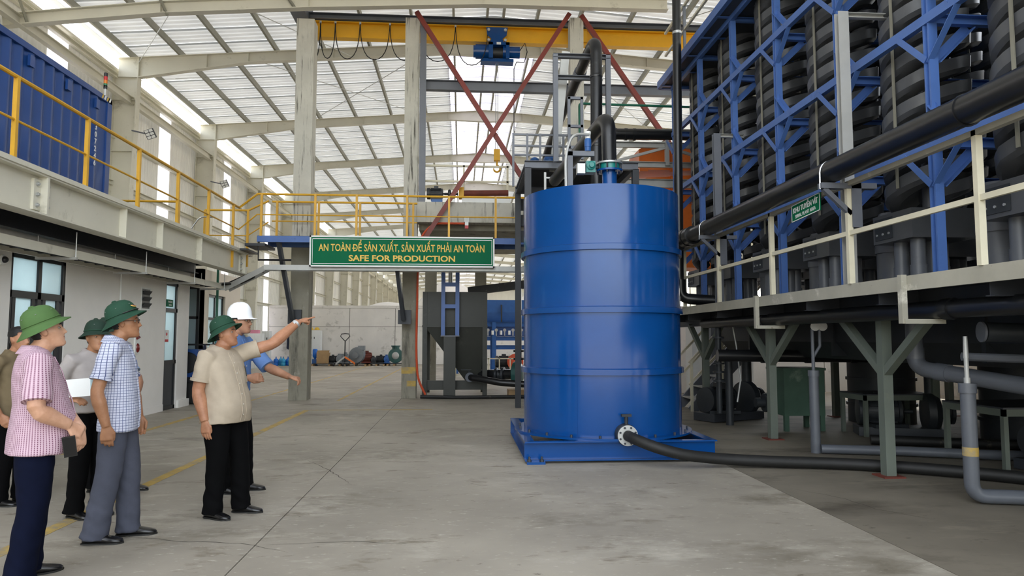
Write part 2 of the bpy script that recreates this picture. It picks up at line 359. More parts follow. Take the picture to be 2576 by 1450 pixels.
# ---- left wall ----
wl = empty('wall_left', (-11.1, 20, 0), 'tall side wall of ribbed sheets with steel columns and white light panels', 'wall', kind='structure')
def wsheet(y0, y1, z0=0., z1=10.05, x=-11.12, pitch=.2):
    m = MB(); pr = []; y = y0
    while y < y1 - 1e-6: pr += [(y, 0), (y + pitch*.6, 0), (y + pitch*.7, .028), (y + pitch*.9, .028)]; y += pitch
    pr.append((y1, 0)); n = len(pr)
    return m.add([(x - d, yy, z) for z in (z0, z1) for yy, d in pr], [(i, i+1, n+i+1, n+i) for i in range(n-1)])
ws = wsheet(0, 1).mesh('wall_sheet', (0, 0, 0), 'wall_sheet'); wc = wsheet(0, 1).mesh('light_panel', (0, 0, 0), 'clear_sheet')
for k in range(15, 50):
    clear = (k - 15) % 7 == 4
    piece('light_panel' if clear else 'wall_sheet', wc if clear else ws, wl, (0, k, 0))
for y0, y1, c_ in [(-6, 4, 0), (4, 5, 1), (5, 11, 0), (11, 12, 1), (12, 15, 0)] + [z for q in range(11) for z in ((50 + 7*q, 53 + 7*q, 0), (53 + 7*q, 54 + 7*q, 1), (54 + 7*q, 57 + 7*q, 0))]:
    wsheet(y0, min(y1, 130), pitch=.5 if y1 - y0 > 1 else .25).build('light_panel' if c_ else 'wall_sheet', 'clear_sheet' if c_ else 'wall_sheet', wl)
cm = MB()
cm.prism([(-11.05, 0), (-10.6, 0), (-10.3, 9.8), (-11.05, 9.8)], (0, -.007, 0), (1, 0, 0), (0, 0, 1), (0, .014, 0))
cm.bar((-11.05, 0, 0), (-11.05, 0, 9.8), .28, .02, up=(1, 0, 0)); cm.bar((-10.6, 0, 0), (-10.3, 0, 9.8), .28, .02, up=(1, 0, 0))
for z in (4, 7.4, 9.05): cm.bx(-11.05, -10.4, -.13, .13, z - .008, z + .008)
colm = cm.mesh('column', (0, 0, 0), 'cream_steel')
for fy_ in FY: piece('column', colm, wl, (0, fy_, 0))
for z in (1.6, 3.4, 4.9, 6.4, 7.9, 9.85):
    MB().ch((-11.02, -6, z), (-11.02, 130, z), .12, .16).build('girt', 'cream_steel', wl)
for k in range(len(FY) - 1):
    MB().ib((-10.5, FY[k] + .02, 9.03), (-10.5, FY[k+1] - .02, 9.03), .16, .24, tf=.02).build('wall_beam', 'cream_steel', wl)
MB().bx(-11.2, -11.0, -6, 130, 10.05, 10.12).build('eave_strut', 'cream_steel', wl)
MB().bx(-11.0, -10.85, -6, 130, 10.52, 10.66).build('eave_gutter', 'grey_steel_light', wl)
# ---- right wall, low concrete, openings above it shaped to let light in ----
wr = empty('wall_right', (12.9, 20, 0), 'far side wall beyond the machines, concrete below and sheets above', 'wall', kind='structure')
for k in range(10):
    y = 1.5 + 7 * k; MB().bx(12.75, 12.95, y + .02, y + 6.98, 0, 2.8).build('concrete_panel', 'concrete_wall', wr)
for y0, y1, z0, z1 in ((-4, 16, 2.8, 7.3), (16, 20, 4.4, 10.1), (20, 130, 6.8, 10.1)):
    m = wsheet(y0, y1, z0, z1, x=-13.0, pitch=.5); m.v = [V((-p.x, p.y, p.z)) for p in m.v]; m.build('wall_sheet', 'wall_sheet', wr, kind='stuff')
for fy_ in FY[1:]: MB().ib((12.5, fy_, 0), (12.5, fy_, 9.8), .25, .5, up=(1, 0, 0)).build('column', 'cream_steel', wr)
# ---- far end and low concrete wall ----
we = MB().bx(-11.2, 13, 130, 130.2, 0, 11.4).build('wall_far', 'wall_sheet', kind='structure', label='far end wall of the hall', cat='wall')
wb = empty('wall_back', (-4, 40.9, 0), 'low weathered concrete partition wall across the hall', 'wall', kind='structure')
for (x0, x1) in ((-11.0, -6.43), (-6.43, -3.82), (-3.82, 1.1), (1.1, 6.0), (6.0, 11.0)):
    for z0, z1 in ((0, 2.18), (2.18, 3.26)):
        MB().bx(x0 + .012, x1 - .012, 40.8, 41.05, z0 + .008, z1 - .008).build('concrete_panel', 'concrete_wall', wb)
    MB().bx(x0, x1, 40.84, 41.0, 0, 3.2).build('panel_core', 'joint', wb)
MB().bx(-11.0, 11.0, 40.77, 41.08, 3.26, 3.4).build('coping', 'concrete_wall', wb)
def heap(c, rx, ry, h, label):
    m = MB(); n = 28; rings = 8; r_ = random.Random(int(c[0] * 10)); k0 = [r_.uniform(.93, 1.07) for _ in range(n)]
    for i in range(rings):
        t = i / rings
        for j in range(n):
            a = 2*PI*j/n; m.v.append(V((c[0] + rx*(1-t)*k0[j]*math.cos(a), c[1] + ry*(1-t)*k0[j]*math.sin(a), h*(1 - (1-t)**2.0))))
    m.v.append(V((c[0], c[1], h)))
    for i in range(rings - 1):
        for j in range(n): m.f.append((i*n+j, i*n+(j+1) % n, (i+1)*n+(j+1) % n, (i+1)*n+j))
    for j in range(n): m.f.append(((rings-1)*n+j, (rings-1)*n+(j+1) % n, rings*n))
    m.build('sand_heap', 'sand', label=label, cat='sand heap', ang=80)
heap((-5.2, 50, 0), 5.2, 4.5, 4.1, 'low white sand heap showing over the concrete partition wall')
heap((-1.0, 62, 0), 5, 5, 6.6, 'white sand heap seen past the blue ladder frame of the hopper')
heap((5.9, 47.5, 0), 5.2, 5, 4.9, 'white sand heap behind the blue feeder bin')

# ---- concrete columns and beam of the inner line ----
def ccol(x, y, wd, ztop, label, m1='concrete_col', m2='concrete_col_pale', zs=3.9):
    e = empty('concrete_column', (x, y, 0), label, 'column', kind='thing')
    MB().bx(x - wd/2, x + wd/2, y - wd/2, y + wd/2, 0, zs).build('lower_shaft', m1, e)
    MB().bx(x - wd/2 + .004, x + wd/2 - .004, y - wd/2 + .004, y + wd/2 - .004, zs, ztop).build('upper_shaft', m2, e)
    return e
c1 = ccol(-3.95, 17.55, .44, 9.55, 'concrete column with a dark knee brace bolted to it, nearest the mezzanine')
c2 = ccol(-1.31, 17.9, .36, 9.85, 'concrete column with worn yellow paint marks near its foot')
c3 = ccol(2.98, 17.7, .36, 9.9, 'pale streaked concrete column between two red diagonal braces')
ccol(-.98, 22.5, .36, 4.4, 'short concrete column standing behind the black hopper')
ccol(.62, 22.5, .36, 4.4, 'concrete column seen above the black hopper')
for x0, x1, z0, z1 in ((-1.492, -1.128, .62, .78), (-1.36, -1.128, .3, .44)):
    MB().bx(x0, x1, 17.715, 17.719, z0, z1).build('paint_mark', 'line_yellow', c2)
MB().bx(-1.13, 6.0, 17.6, 18.0, 4.45, 4.97).build('concrete_beam', 'concrete_col_pale', kind='thing', label='pale concrete beam carrying a motor, behind the yellow railing', cat='beam')
# soffit hopper slab under that beam
MB().bx(-1.1, 3.2, 18.0, 23, 4.3, 4.5).build('concrete_deck', 'concrete_col', kind='thing', label='raised concrete deck behind the beam with the motor', cat='deck')
def crossbrace(a, b, label):
    m = MB(); m.ang(a, b, .115, up=(0, 1, 0)); return m.build('red_brace', 'red_steel', label=label, cat='brace')
crossbrace((-1.19, 17.55, 9.92), (1.9, 17.55, 5.05), 'red steel diagonal brace running down from the second concrete column')
crossbrace((2.78, 17.45, 9.96), (-.95, 17.45, 3.95), 'long red steel diagonal brace crossing in front of the yellow railing')
crossbrace((3.1, 17.55, 9.97), (5.95, 17.55, 5.8), 'red steel diagonal brace beside the tall black standpipe')
crossbrace((1.5, 17.5, 5.6), (1.78, 17.5, 5.2), 'short red steel brace end behind the blue tank') if False else None
m = MB().ib((-1.1, 17.95, 8.13), (6.2, 17.95, 8.13), .18, .26); m.build('steel_beam', 'grey_steel', label='grey steel cross beam below the overhead crane', cat='beam')
MB().ch((-1.02, 17.72, 4.98), (-1.02, 17.72, 9.7), .16, .14, up=(0, 1, 0)).build('steel_post', 'grey_steel', label='grey steel post fixed to the second concrete column', cat='post')

# ---- overhead crane ----
cr = empty('overhead_crane', (1, 19, 9.7), 'yellow overhead crane girder with festoon cable', 'crane')
MB().ib((-4.3, 19, 10.0), (8.5, 19, 10.0), .24, .46, tf=.03, tw=.02).build('girder', 'yellow_girder', cr)
MB().bx(3.0, 3.5, 18.86, 18.885, 9.84, 10.18).build('splice_plate', 'yellow_girder', cr)
for k in range(3):
    for q in range(4): MB().cyl((3.1 + .13*k, 18.86, 9.9 + .07*q), (3.1 + .13*k, 18.845, 9.9 + .07*q), .014, 8).build('bolt', 'dark_steel', cr)
MB().ib((-4.2, 18.95, 10.34), (8.5, 18.95, 10.34), .3, .17).build('rail_beam', 'grey_steel', cr)
MB().bx(-4.6, -4.2, 18.3, 19.3, 10.2, 10.7).build('end_carriage', 'grey_steel', cr)
xs = [-4.12, -3.88, -3.48, -2.81, -2.0, -1.18, -.2, .7]
pk = 10.12
for i, x in enumerate(xs[1:-1]):
    MB().box((x, 18.8, pk + .02), (.05, .04, .07)).build('cable_trolley', 'zinc', cr)
pts = []
for i in range(len(xs) - 1):
    a, b = xs[i], xs[i+1]; dp = 1.0 if i < 6 else 1.08
    for k in range(13):
        t = k / 12; x = a + (b - a) * (t - .10 * math.sin(2*PI*t)); pts.append((x, 18.78, pk - dp * (math.sin(PI * t)) ** .75))
MB().tube(pts, .013, 6).build('festoon_cable', 'cable', cr)
h = empty('chain_hoist', (.95, 18.95, 9.0), 'blue electric hoist hanging from the yellow girder', 'hoist')
MB().prism([(-.3, .42), (.3, .42), (.27, .2), (.15, .1), (.2, -.02), (-.2, -.02), (-.15, .1), (-.27, .2)], (.95, 18.8, 9.72), (1, 0, 0), (0, 0, 1), (0, -.04, 0)).build('trolley_plate', 'tank_blue', h)
MB().prism([(-.3, .42), (.3, .42), (.27, .2), (.15, .1), (.2, -.02), (-.2, -.02), (-.15, .1), (-.27, .2)], (.95, 19.2, 9.72), (1, 0, 0), (0, 0, 1), (0, .04, 0)).build('trolley_plate', 'tank_blue', h)
for x in (.72, 1.18):
    for z in (9.76, 10.05): MB().cyl((x, 18.76, z), (x, 18.7, z), .04, 10).build('wheel_hub', 'zinc', h)
MB().tube([(.3, 19, 9.53), (.36, 19, 9.53), (.36, 19, 9.53), (.78, 19, 9.53)], [.17, .17, .2, .2], 18).build('drum_housing', 'tank_blue', h)
MB().tube([(1.12, 19, 9.53), (1.3, 19, 9.53), (1.3, 19, 9.53), (1.6, 19, 9.53)], [.2, .2, .16, .16], 18).build('motor', 'tank_blue', h)
MB().bx(.72, .84, 18.75, 19.25, 9.27, 9.72).bx(1.2, 1.3, 18.75, 19.25, 9.27, 9.72).bx(.72, 1.3, 18.75, 19.25, 9.64, 9.72).bx(.5, 1.42, 18.85, 19.15, 9.2, 9.29).build('hoist_frame', 'tank_blue', h)
MB().cyl((.8, 19, 9.5), (1.24, 19, 9.5), .15, 16).build('rope_drum', 'motor_dark', h)
MB().box((1.0, 18.745, 9.68), (.12, .006, .07)).build('name_plate', 'white_paint', h)
for x in (.93, .99): MB().cyl((x, 19, 9.45), (x, 19, 6.72), .012, 6).build('hoist_rope', 'zinc', h)
MB().tube([(1.6, 18.9, 9.55), (1.74, 18.85, 9.75), (1.8, 18.85, 9.5), (1.72, 18.85, 9.2), (1.5, 18.85, 9.2), (1.43, 18.85, 9.0), (1.43, 18.85, 7.5), (1.43, 18.85, 6.2)], .014, 6).build('pendant_cable', 'cable', h)
MB().bx(.88, 1.05, 18.93, 19.07, 6.42, 6.74).build('hook_block', 'yellow_girder', h)
hk = []
for k in range(15): a = R(80 - 280 * k / 14); hk.append((.965 + .09 * math.cos(a), 19, 6.2 + .09 * math.sin(a)))
MB().tube([(.965, 19, 6.45), (.965, 19, 6.3)] + hk, [.03, .03] + [.028] * 12 + [.022, .016, .008], 8).build('hook', 'yellow_rail', h)
# ================= office, mezzanine, container =================
OX = -6.15
wo = empty('wall_office', (OX, 13, 0), 'pale grey plaster wall of the office under the mezzanine', 'wall', kind='structure')
for y0, y1, z0, z1 in ((2, 9.96, 0, 3.19), (9.96, 11.31, 2.72, 3.19), (11.31, 15.0, 0, 3.19), (15.0, 15.66, 2.7, 3.19), (15.66, 16.25, 0, 3.19)):
    MB().bx(OX - .2, OX, y0, y1, z0, z1).build('wall_panel', 'plaster', wo)
MB().bx(-11, OX, 16.05, 16.25, 0, 3.19).build('end_panel', 'plaster', wo)
MB().bx(-11, OX - .2, 8.5, 8.7, 0, 3.2).build('inner_panel', 'plaster', wo)
MB().bx(-8.6, -8.4, 8.7, 16.05, 0, 3.2).build('inner_panel', 'plaster', wo)
MB().bx(OX, OX + .012, 11.4, 15.0, 0, .14).build('baseboard_office', 'plaster', kind='structure', label='low plaster skirting along the office wall', cat='baseboard')
MB().bx(OX, OX + .05, 15.7, 16.28, 0, .16).build('baseboard_corner', 'plaster', kind='structure', label='plaster plinth at the corner of the office', cat='baseboard')
for x_, y_, lb in ((-7.3, 10.3, 'added unseen fill lamp inside the office behind the wide glass door'), (-7.3, 14.6, 'added unseen fill lamp inside the office behind the narrow door'), (-8.0, 18.4, 'added unseen fill lamp inside the second office block')):
    e = empty('office_fill_lamp', (x_, y_, 2.95), lb, 'lamp')  # unseen lamps added to brighten the frosted panes from behind
    MB().bx(x_ - .3, x_ + .3, y_ - .6, y_ + .6, 2.93, 3.0).build('housing', 'white_paint', e); MB().bx(x_ - .28, x_ + .28, y_ - .58, y_ + .58, 2.915, 2.93).build('diffuser', 'fill_glow', e)
d1 = empty('door_1', (OX, 10.6, 0), 'wide dark framed glass door of the office with a transom window', 'door', kind='structure')
f = MB()
for y in (9.99, 10.66, 11.28): f.bx(OX - .09, OX - .02, y - .04, y + .04, 0, 2.7)
for z in (.04, 2.12, 2.68): f.bx(OX - .09, OX - .02, 9.96, 11.31, z - .05, z + .05)
for y in (10.1, 10.54, 10.8, 11.15): f.bx(OX - .08, OX - .03, y - .035, y + .035, .05, 2.1)
f.build('door_frame', 'black_frame', d1)
for y0, y1, z0, z1 in ((10.0, 10.66, 2.17, 2.63), (10.66, 11.28, 2.17, 2.63), (10.1, 10.54, .1, 2.07), (10.8, 11.15, .1, 2.07)):
    MB().bx(OX - .062, OX - .05, y0, y1, z0, z1).build('pane', 'glass_frost', d1)
MB().bx(OX - .03, OX + .02, 11.06, 11.1, .95, 1.15).build('handle', 'black_frame', d1)
d2 = empty('door_2', (OX, 15.3, 0), 'narrow office door, glass above and a dark panel below', 'door', kind='structure')
f = MB()
for y in (15.03, 15.6): f.bx(OX - .09, OX - .02, y - .03, y + .03, 0, 2.7)
for z in (.04, 1.0, 2.1, 2.66): f.bx(OX - .09, OX - .02, 15.0, 15.66, z - .04, z + .04)
f.build('door_frame', 'black_frame', d2)
MB().bx(OX - .07, OX - .04, 15.05, 15.57, .08, .96).build('door_panel', 'dark_steel', d2)
for z0, z1 in ((1.04, 2.06), (2.14, 2.62)): MB().bx(OX - .06, OX - .05, 15.05, 15.57, z0, z1).build('pane', 'glass_frost', d2)
s = empty('door_sign', (OX, 15.25, 2.05), 'small green office name sign above the narrow door', 'sign')
MB().bx(OX - .03, OX + .0, 15.06, 15.36, 2.17, 2.32).build('sign_board', 'sign_green', s)
text('sign_line', 'PHÒNG', 'sign_white', s, (OX + .003, 15.21, 2.27), .06, rot=(R(90), 0, R(90)), depth=.001)
text('sign_line', 'OFFICE', 'sign_white', s, (OX + .003, 15.21, 2.205), .045, rot=(R(90), 0, R(90)), depth=.001)
s = empty('notice', (OX, 15.25, 1.6), 'small white notice with a red symbol stuck on the narrow door', 'notice')
MB().bx(OX - .048, OX - .042, 15.08, 15.3, 1.42, 1.68).build('notice_sheet', 'sign_white', s)
MB().bx(OX - .042, OX - .04, 15.1, 15.28, 1.43, 1.48).build('red_band', 'red', s)
MB().lathe([(.035, 0), (.035, .002)], (OX - .042, 15.19, 1.59), (1, 0, 0), 14).build('red_symbol', 'red', s)
# vent louvre
v = empty('vent_louvre', (OX, 13.6, 2.4), 'dark louvred vent let into the office wall', 'vent')
yv = 14.05; zv = 2.27
MB().bx(OX, OX + .012, yv - .2, yv + .2, zv - .22, zv - .19).bx(OX, OX + .012, yv - .2, yv + .2, zv + .19, zv + .22).bx(OX, OX + .012, yv - .2, yv - .17, zv - .2, zv + .2).bx(OX, OX + .012, yv + .17, yv + .2, zv - .2, zv + .2).build('vent_frame', 'white_paint', v)
MB().bx(OX, OX + .004, yv - .17, yv + .17, zv - .19, zv + .19).build('vent_back', 'black_frame', v)
for k in range(3):
    z = zv - .12 + .12 * k; MB().box((OX + .03, yv, z), (.008, .32, .09), Euler((0, R(35), 0)).to_matrix()).build('slat', 'dark_steel', v)
cd = MB().cyl((OX + .02, 13.0, 1.9), (OX + .02, 13.0, 2.9), .015, 8); cd.build('conduit', 'white_paint', label='thin white conduit running up the office wall', cat='conduit')
al = empty('fire_alarm', (OX, 13.35, 1.3), 'white fire alarm panel with two dark red domes on the office wall', 'alarm')
ya, za = 13.72, 1.42
MB().bx(OX, OX + .03, ya - .09, ya + .09, za - .21, za + .21).build('alarm_plate', 'white_paint', al)
MB().sphere((OX + .03, ya, za - .1), (.04, .055, .09), 12, 8).build('lamp_dome', 'red_dark', al)
MB().prism([(-.06, -.04), (.06, 0), (-.06, .06), (-.07, 0)], (OX + .03, ya, za + .1), (0, 1, 0), (0, 0, 1), (.03, 0, 0)).build('bell', 'red_dark', al)
cam_ = empty('security_camera', (OX, 9.75, 2.6), 'small white dome camera on the office wall', 'camera')
MB().lathe([(.07, 0), (.07, .05), (.05, .06)], (OX, 9.7, 2.55), (1, 0, 0), 16).build('camera_base', 'white_paint', cam_)
MB().sphere((OX + .07, 9.7, 2.55), .045, 12, 8).build('camera_dome', 'black_frame', cam_)
# second office block
w2 = empty('wall_annexe', (-6.25, 18.6, 0), 'warm cream plaster wall of the second office block', 'wall', kind='structure')
for y0, y1, z0, z1 in ((17.3, 17.75, 0, 3.19), (17.75, 18.95, 0, 1.1), (17.75, 18.95, 2.6, 3.19), (18.95, 20.2, 0, 3.19)):
    MB().bx(-6.45, -6.25, y0, y1, z0, z1).build('wall_panel', 'plaster_warm', w2)
MB().bx(-11, -6.25, 17.3, 17.45, 0, 3.19).build('end_panel', 'plaster_warm', w2)
w1 = empty('window_1', (-6.3, 18.35, 1.1), 'dark framed window in the cream office wall', 'window', kind='structure')
f = MB()
for y in (17.78, 18.35, 18.92): f.bx(-6.36, -6.3, y - .03, y + .03, 1.1, 2.6)
for z in (1.13, 2.0, 2.57): f.bx(-6.36, -6.3, 17.75, 18.95, z - .03, z + .03)
f.build('window_frame', 'black_frame', w1)
for y0, y1 in ((17.8, 18.33), (18.37, 18.9)):
    for z0, z1 in ((1.16, 1.97), (2.03, 2.54)): MB().bx(-6.34, -6.33, y0, y1, z0, z1).build('pane', 'glass_frost', w1)
w2_ = empty('window_2', (-7.2, 17.28, .6), 'tall dark framed glazing in the gap between the office blocks', 'window', kind='structure')
f = MB()
for x in (-7.3, -6.75, -6.32): f.bx(x - .03, x + .03, 17.22, 17.28, .3, 2.75)
for z in (.3, 2.0, 2.72): f.bx(-7.3, -6.3, 17.22, 17.28, z - .03, z + .03)
f.build('window_frame', 'black_frame', w2_)
for x0, x1 in ((-7.27, -6.78), (-6.72, -6.35)): MB().bx(x0, x1, 17.24, 17.25, .33, 2.7).build('pane', 'glass_frost', w2_)
MB().cyl((-6.1, 17.9, 0), (-6.1, 17.9, 3.3), .03, 10).build('drain_pipe', 'green_pipe', label='slim dark green pipe standing before the cream office wall', cat='pipe')

# mezzanine
mz = empty('mezzanine', (-8, 10, 2.8), 'raised steel mezzanine floor above the office', 'mezzanine', kind='thing')
MB().ib((-5.2, 2, 3.25), (-5.2, 17.25, 3.25), .24, .5, tf=.022, tw=.014).build('edge_beam', 'cream_steel', mz)
MB().bx(-5.24, -5.06, 2, 17.25, 3.5, 3.56).build('edge_curb', 'cream_steel', mz)
for y in (8.86, 16.75):
    MB().bx(-5.195, -5.16, y - .16, y + .16, 3.06, 3.44).build('splice_plate', 'cream_steel', mz)
    MB().bx(-5.2, -5.08, y - .02, y + .02, 3.02, 3.48).build('stiffener', 'cream_steel', mz)
    for dy in (-.1, .1):
        for z in (3.12, 3.25, 3.38): MB().lathe([(.028, 0), (.028, .02), (.016, .02), (.016, .035)], (-5.16, y + dy, z), (1, 0, 0), 6).build('bolt', 'zinc', mz)
for y in (5.5, 10.9, 12.2, 14.0): MB().bx(-5.2, -5.09, y - .01, y + .01, 3.02, 3.49).build('stiffener', 'cream_steel', mz)
MB().bx(-10.2, -5.2, 2, 17.2, 3.42, 3.5).build('deck_plate', 'dark_steel', mz)
for k in range(8):
    y = 3 + 1.95 * k; MB().ib((-10.2, y, 3.31), (-5.3, y, 3.31), .12, .22).build('joist', 'dark_steel', mz)
MB().ib((-5.95, 2, 3.1), (-5.95, 16.0, 3.1), .14, .3).build('inner_beam', 'dark_steel', mz)
# cable ladder
ct = empty('cable_tray', (-5.7, 10, 2.6), 'long grey cable ladder hung below the mezzanine beam', 'cable tray')
def ladder(p0, p1, wd, side, parent, m='grey_steel_light', rung=.3, dz=.12):
    p0 = V(p0); p1 = V(p1); sd = V(side).normalized() * wd / 2; up = sd.cross(p1 - p0).normalized()
    for s_ in (-1, 1): MB().bar(p0 + sd * s_, p1 + sd * s_, .025, dz, up=up).build('tray_rail', m, parent)
    n = int((p1 - p0).length / rung)
    for k in range(n): q = p0.lerp(p1, (k + .5) / n); MB().bar(q - sd, q + sd, .05, .02).build('rung', 'dark_steel', parent)
ladder((-5.72, 3.0, 2.7), (-5.72, 16.7, 2.7), .42, (1, 0, 0), ct, m='cream_steel')
for y in (8.0, 10.2, 12.4, 14.6, 16.4):
    h_ = MB().bx(-5.98, -5.42, y - .02, y + .02, 2.61, 2.645); h_.build('hanger_bar', 'grey_steel_light', ct)
    for x in (-5.96, -5.44): MB().cyl((x, y, 2.63), (x, y, 3.0), .008, 6).build('hanger_rod', 'zinc', ct)
for k in range(5):
    x = -5.86 + .07 * k; MB().tube([(x, 3, 2.72), (x + .01, 8, 2.71), (x - .01, 12, 2.72), (x, 16.3, 2.72), (x + .4, 16.75, 2.8), (x + 1.1, 16.8, 3.14)], .024, 6).build('cable', 'cable', ct)
ladder((-5.5, 16.75, 2.66), (-4.55, 16.55, 3.12), .3, (0, 1, 0), ct, m='grey_steel_light', rung=.25)
ladder((-4.55, 16.5, 3.14), (1.5, 16.5, 3.14), .3, (0, 1, 0), ct, m='grey_steel_light', rung=.4)
# yellow mezzanine railing
def rail_run(e, posts, zt, top, mids, m='yellow_rail', pw=.05):
    for (x, y, zb) in posts: MB().ang((x, y, zb), (x, y, zt), pw).build('post', m, e)
    MB().tube(top, .026, 8).build('top_rail', m, e)
    for md in mids: MB().tube(md, .016, 8).build('mid_rail', m, e)
mr_ = empty('mezzanine_railing', (-5.2, 10, 3.5), 'yellow steel guard railing along the mezzanine edge', 'railing')
ys = [3.65 + 1.55 * k for k in range(9)]
rail_run(mr_, [(-5.17, y, 3.1 if y > 14.5 else 3.5) for y in ys], 4.54, [(-5.17, 2, 4.54), (-5.17, 16.45, 4.54), (-4.72, 16.3, 4.84)], [[(-5.17, 2, 4.03), (-5.17, 16.45, 4.03), (-4.72, 16.3, 4.36)]])
sr = empty('stair_railing', (-6.6, 15.6, 3.5), 'short yellow railing guarding the stair opening on the mezzanine', 'railing')
rail_run(sr, [(-7.55, 15.6, 3.5), (-6.2, 15.6, 3.5)], 4.5, [(-7.6, 15.6, 4.5), (-6.2, 15.6, 4.5)], [[(-7.6, 15.6, 3.75), (-6.2, 15.6, 3.75)]])
MB().tube(rpath([(-6.45, 16.4, 3.7), (-6.1, 16.6, 4.35), (-5.85, 16.7, 4.35)], .15), .016, 8).tube(rpath([(-6.3, 16.4, 3.4), (-5.95, 16.6, 3.85), (-5.8, 16.7, 3.85)], .1), .016, 8).build('stair_handrail', 'chrome', sr)
sr2 = empty('landing_railing', (-5.5, 16.9, 3.5), 'short yellow railing at the landing where walkway meets mezzanine', 'railing')
rail_run(sr2, [(-6.1, 16.9, 3.5), (-5.1, 16.9, 3.2)], 4.56, [(-6.1, 16.9, 4.56), (-5.1, 16.9, 4.56), (-4.65, 17.0, 4.82)], [[(-6.1, 16.9, 3.95), (-5.1, 16.9, 3.95), (-4.65, 17.0, 4.3)]])

# shipping container on the mezzanine
ctn = empty('shipping_container', (-8, 7.6, 3.5), 'blue corrugated shipping container standing on the mezzanine', 'container')
z0, z1, xa, y0, y1 = 3.55, 6.13, -6.8, 1.6, 13.78
m = MB(); pr = []; y = y0 + .15
while y < y1 - .3: pr += [(y, 0), (y + .07, 0), (y + .14, -.045), (y + .21, -.045)]; y += .28
pr.append((y1 - .14, 0)); n = len(pr)
m.add([(xa - .02 + d, yy, z) for z in (z0 + .1, z1 - .08) for yy, d in pr], [(i, i+1, n+i+1, n+i) for i in range(n-1)]).build('side_wall', 'container_blue', ctn)
MB().bx(xa - .1, xa, y1 - .16, y1, z0, z1).build('corner_post', 'container_blue', ctn)
MB().bx(xa - .1, xa, y0, y0 + .16, z0, z1).build('corner_post', 'container_blue', ctn)
MB().bx(xa - .06, xa, y0, y1, z1 - .1, z1).build('top_rail', 'container_blue', ctn)
MB().bx(xa - .06, xa, y0, y1, z0, z0 + .14).build('bottom_rail', 'container_blue', ctn)
MB().bx(xa - 2.44, xa - .06, y0, y1, z1 - .06, z1 - .03).build('roof_panel', 'container_blue', ctn)
MB().bx(xa - 2.44, xa - .05, y1 - .05, y1 - .01, z0, z1).build('end_wall', 'container_blue', ctn)
MB().bx(xa - 2.44, xa - 2.4, y0, y1, z0, z1).build('side_wall', 'container_blue', ctn)
for y in (11.25, 12.3, 13.25): MB().bx(xa - .03, xa + .012, y - .06, y + .06, z1 - .34, z1 - .16).build('vent_cover', 'container_blue', ctn)
for k, ch_ in enumerate('307246'): text('digit', ch_, 'sign_white', ctn, (xa + .006, 13.22, 5.42 - .135 * k), .14, rot=(R(90), 0, R(90)), depth=.002, bold=.002)
for k in range(4):
    MB().prism([(0, 0), (.05, 0), (.09, .08), (.04, .08)], (xa + .002, 13.38 + .09 * k, z1 - .085), (0, 1, 0), (0, 0, 1), (.003, 0, 0)).build('hazard_stripe', 'hat_yellow' if k % 2 == 0 else 'sign_white', ctn)
tl = empty('signal_tower', (-6.86, 13.62, 6.13), 'signal tower lamp with green, amber and red segments on the container', 'signal lamp')
xx, yy = -6.86, 13.62
MB().cyl((xx, yy, 6.13), (xx, yy, 6.3), .018, 10).build('pole', 'zinc', tl)
for z, mm in ((6.3, 'black_frame'), (6.33, 'green_lamp'), (6.4, 'amber'), (6.47, 'red'), (6.54, 'black_frame')):
    MB().lathe([(.034, 0), (.034, .065), (.03, .07)], (xx, yy, z), n=14).build('lamp_segment' if mm not in ('black_frame',) else 'lamp_cap', mm, tl)
def flood(x, y, z, label):
    e = empty('flood_lamp', (x, y, z), label, 'lamp')
    MB().bar((x - .45, y, z + .1), (x, y, z), .04).build('arm', 'grey_steel', e)
    rt = Euler((R(20), R(-20), 0)).to_matrix()
    MB().box((x + .12, y, z), (.28, .07, .3), rt).build('housing', 'dark_steel', e)
    for i in range(2):
        for j in range(3):
            c = V((x + .12, y, z)) + rt @ V((-.065 + .13 * i, -.04, -.1 + .1 * j)); MB().box(c, (.11, .012, .08), rt).build('lens', 'white_paint', e)
flood(-9.95, 22.35, 7.95, 'flood lamp on an arm of the first steel wall column past the container')
flood(-9.95, 29.3, 7.9, 'flood lamp on an arm of the second steel wall column past the container')

# walkway with sign
wk = empty('walkway', (-1, 16.7, 3.8), 'steel walkway with blue edge channel running behind the green sign', 'walkway')
MB().bx(-4.7, 4.0, 16.3, 17.2, 3.84, 3.87).build('deck_plate', 'dark_steel', wk)
for y in (16.3, 17.2): MB().ch((-4.7, y, 3.79), (4.0, y, 3.79), .06, .14, flip=-1).build('edge_channel', 'blue_steel', wk)
MB().bx(-4.95, -4.5, 16.2, 17.1, 3.62, 3.68).bx(-5.3, -4.9, 16.2, 17.1, 3.52, 3.56).build('step', 'dark_steel', wk)
for x in (-3.9, -1.25): 
    MB().bar((x - .15, 17.1, 1.95), (x - .33, 16.35, 3.75), .09, .09).build('knee_brace', 'dark_steel', wk)
    MB().bx(x - .3, x + .02, 17.24, 17.33, 1.85, 2.2).build('brace_plate', 'dark_steel', wk)
MB().tube([(-4.65, 16.25, 3.72), (-4.65, 16.25, 3.3), (-3.9, 16.25, 3.3)], .025, 8).build('conduit', 'black_pipe', wk)
fr = empty('walkway_railing_front', (-1, 16.3, 3.87), 'yellow railing on the near edge of the walkway above the green sign', 'railing'); fr.name = 'walkway_railing'
rail_run(fr, [(x, 16.3, 3.85) for x in (-4.62, -3.4, -2.45, -1.28, -.3, .8, 1.9, 3.0)], 4.86, [(-4.72, 16.3, 4.84), (3.2, 16.3, 4.84)], [[(-4.72, 16.3, 4.36), (3.2, 16.3, 4.36)]])
br = empty('walkway_railing', (-1, 17.2, 3.87), 'yellow railing on the far edge of the walkway, hard against the concrete columns', 'railing')
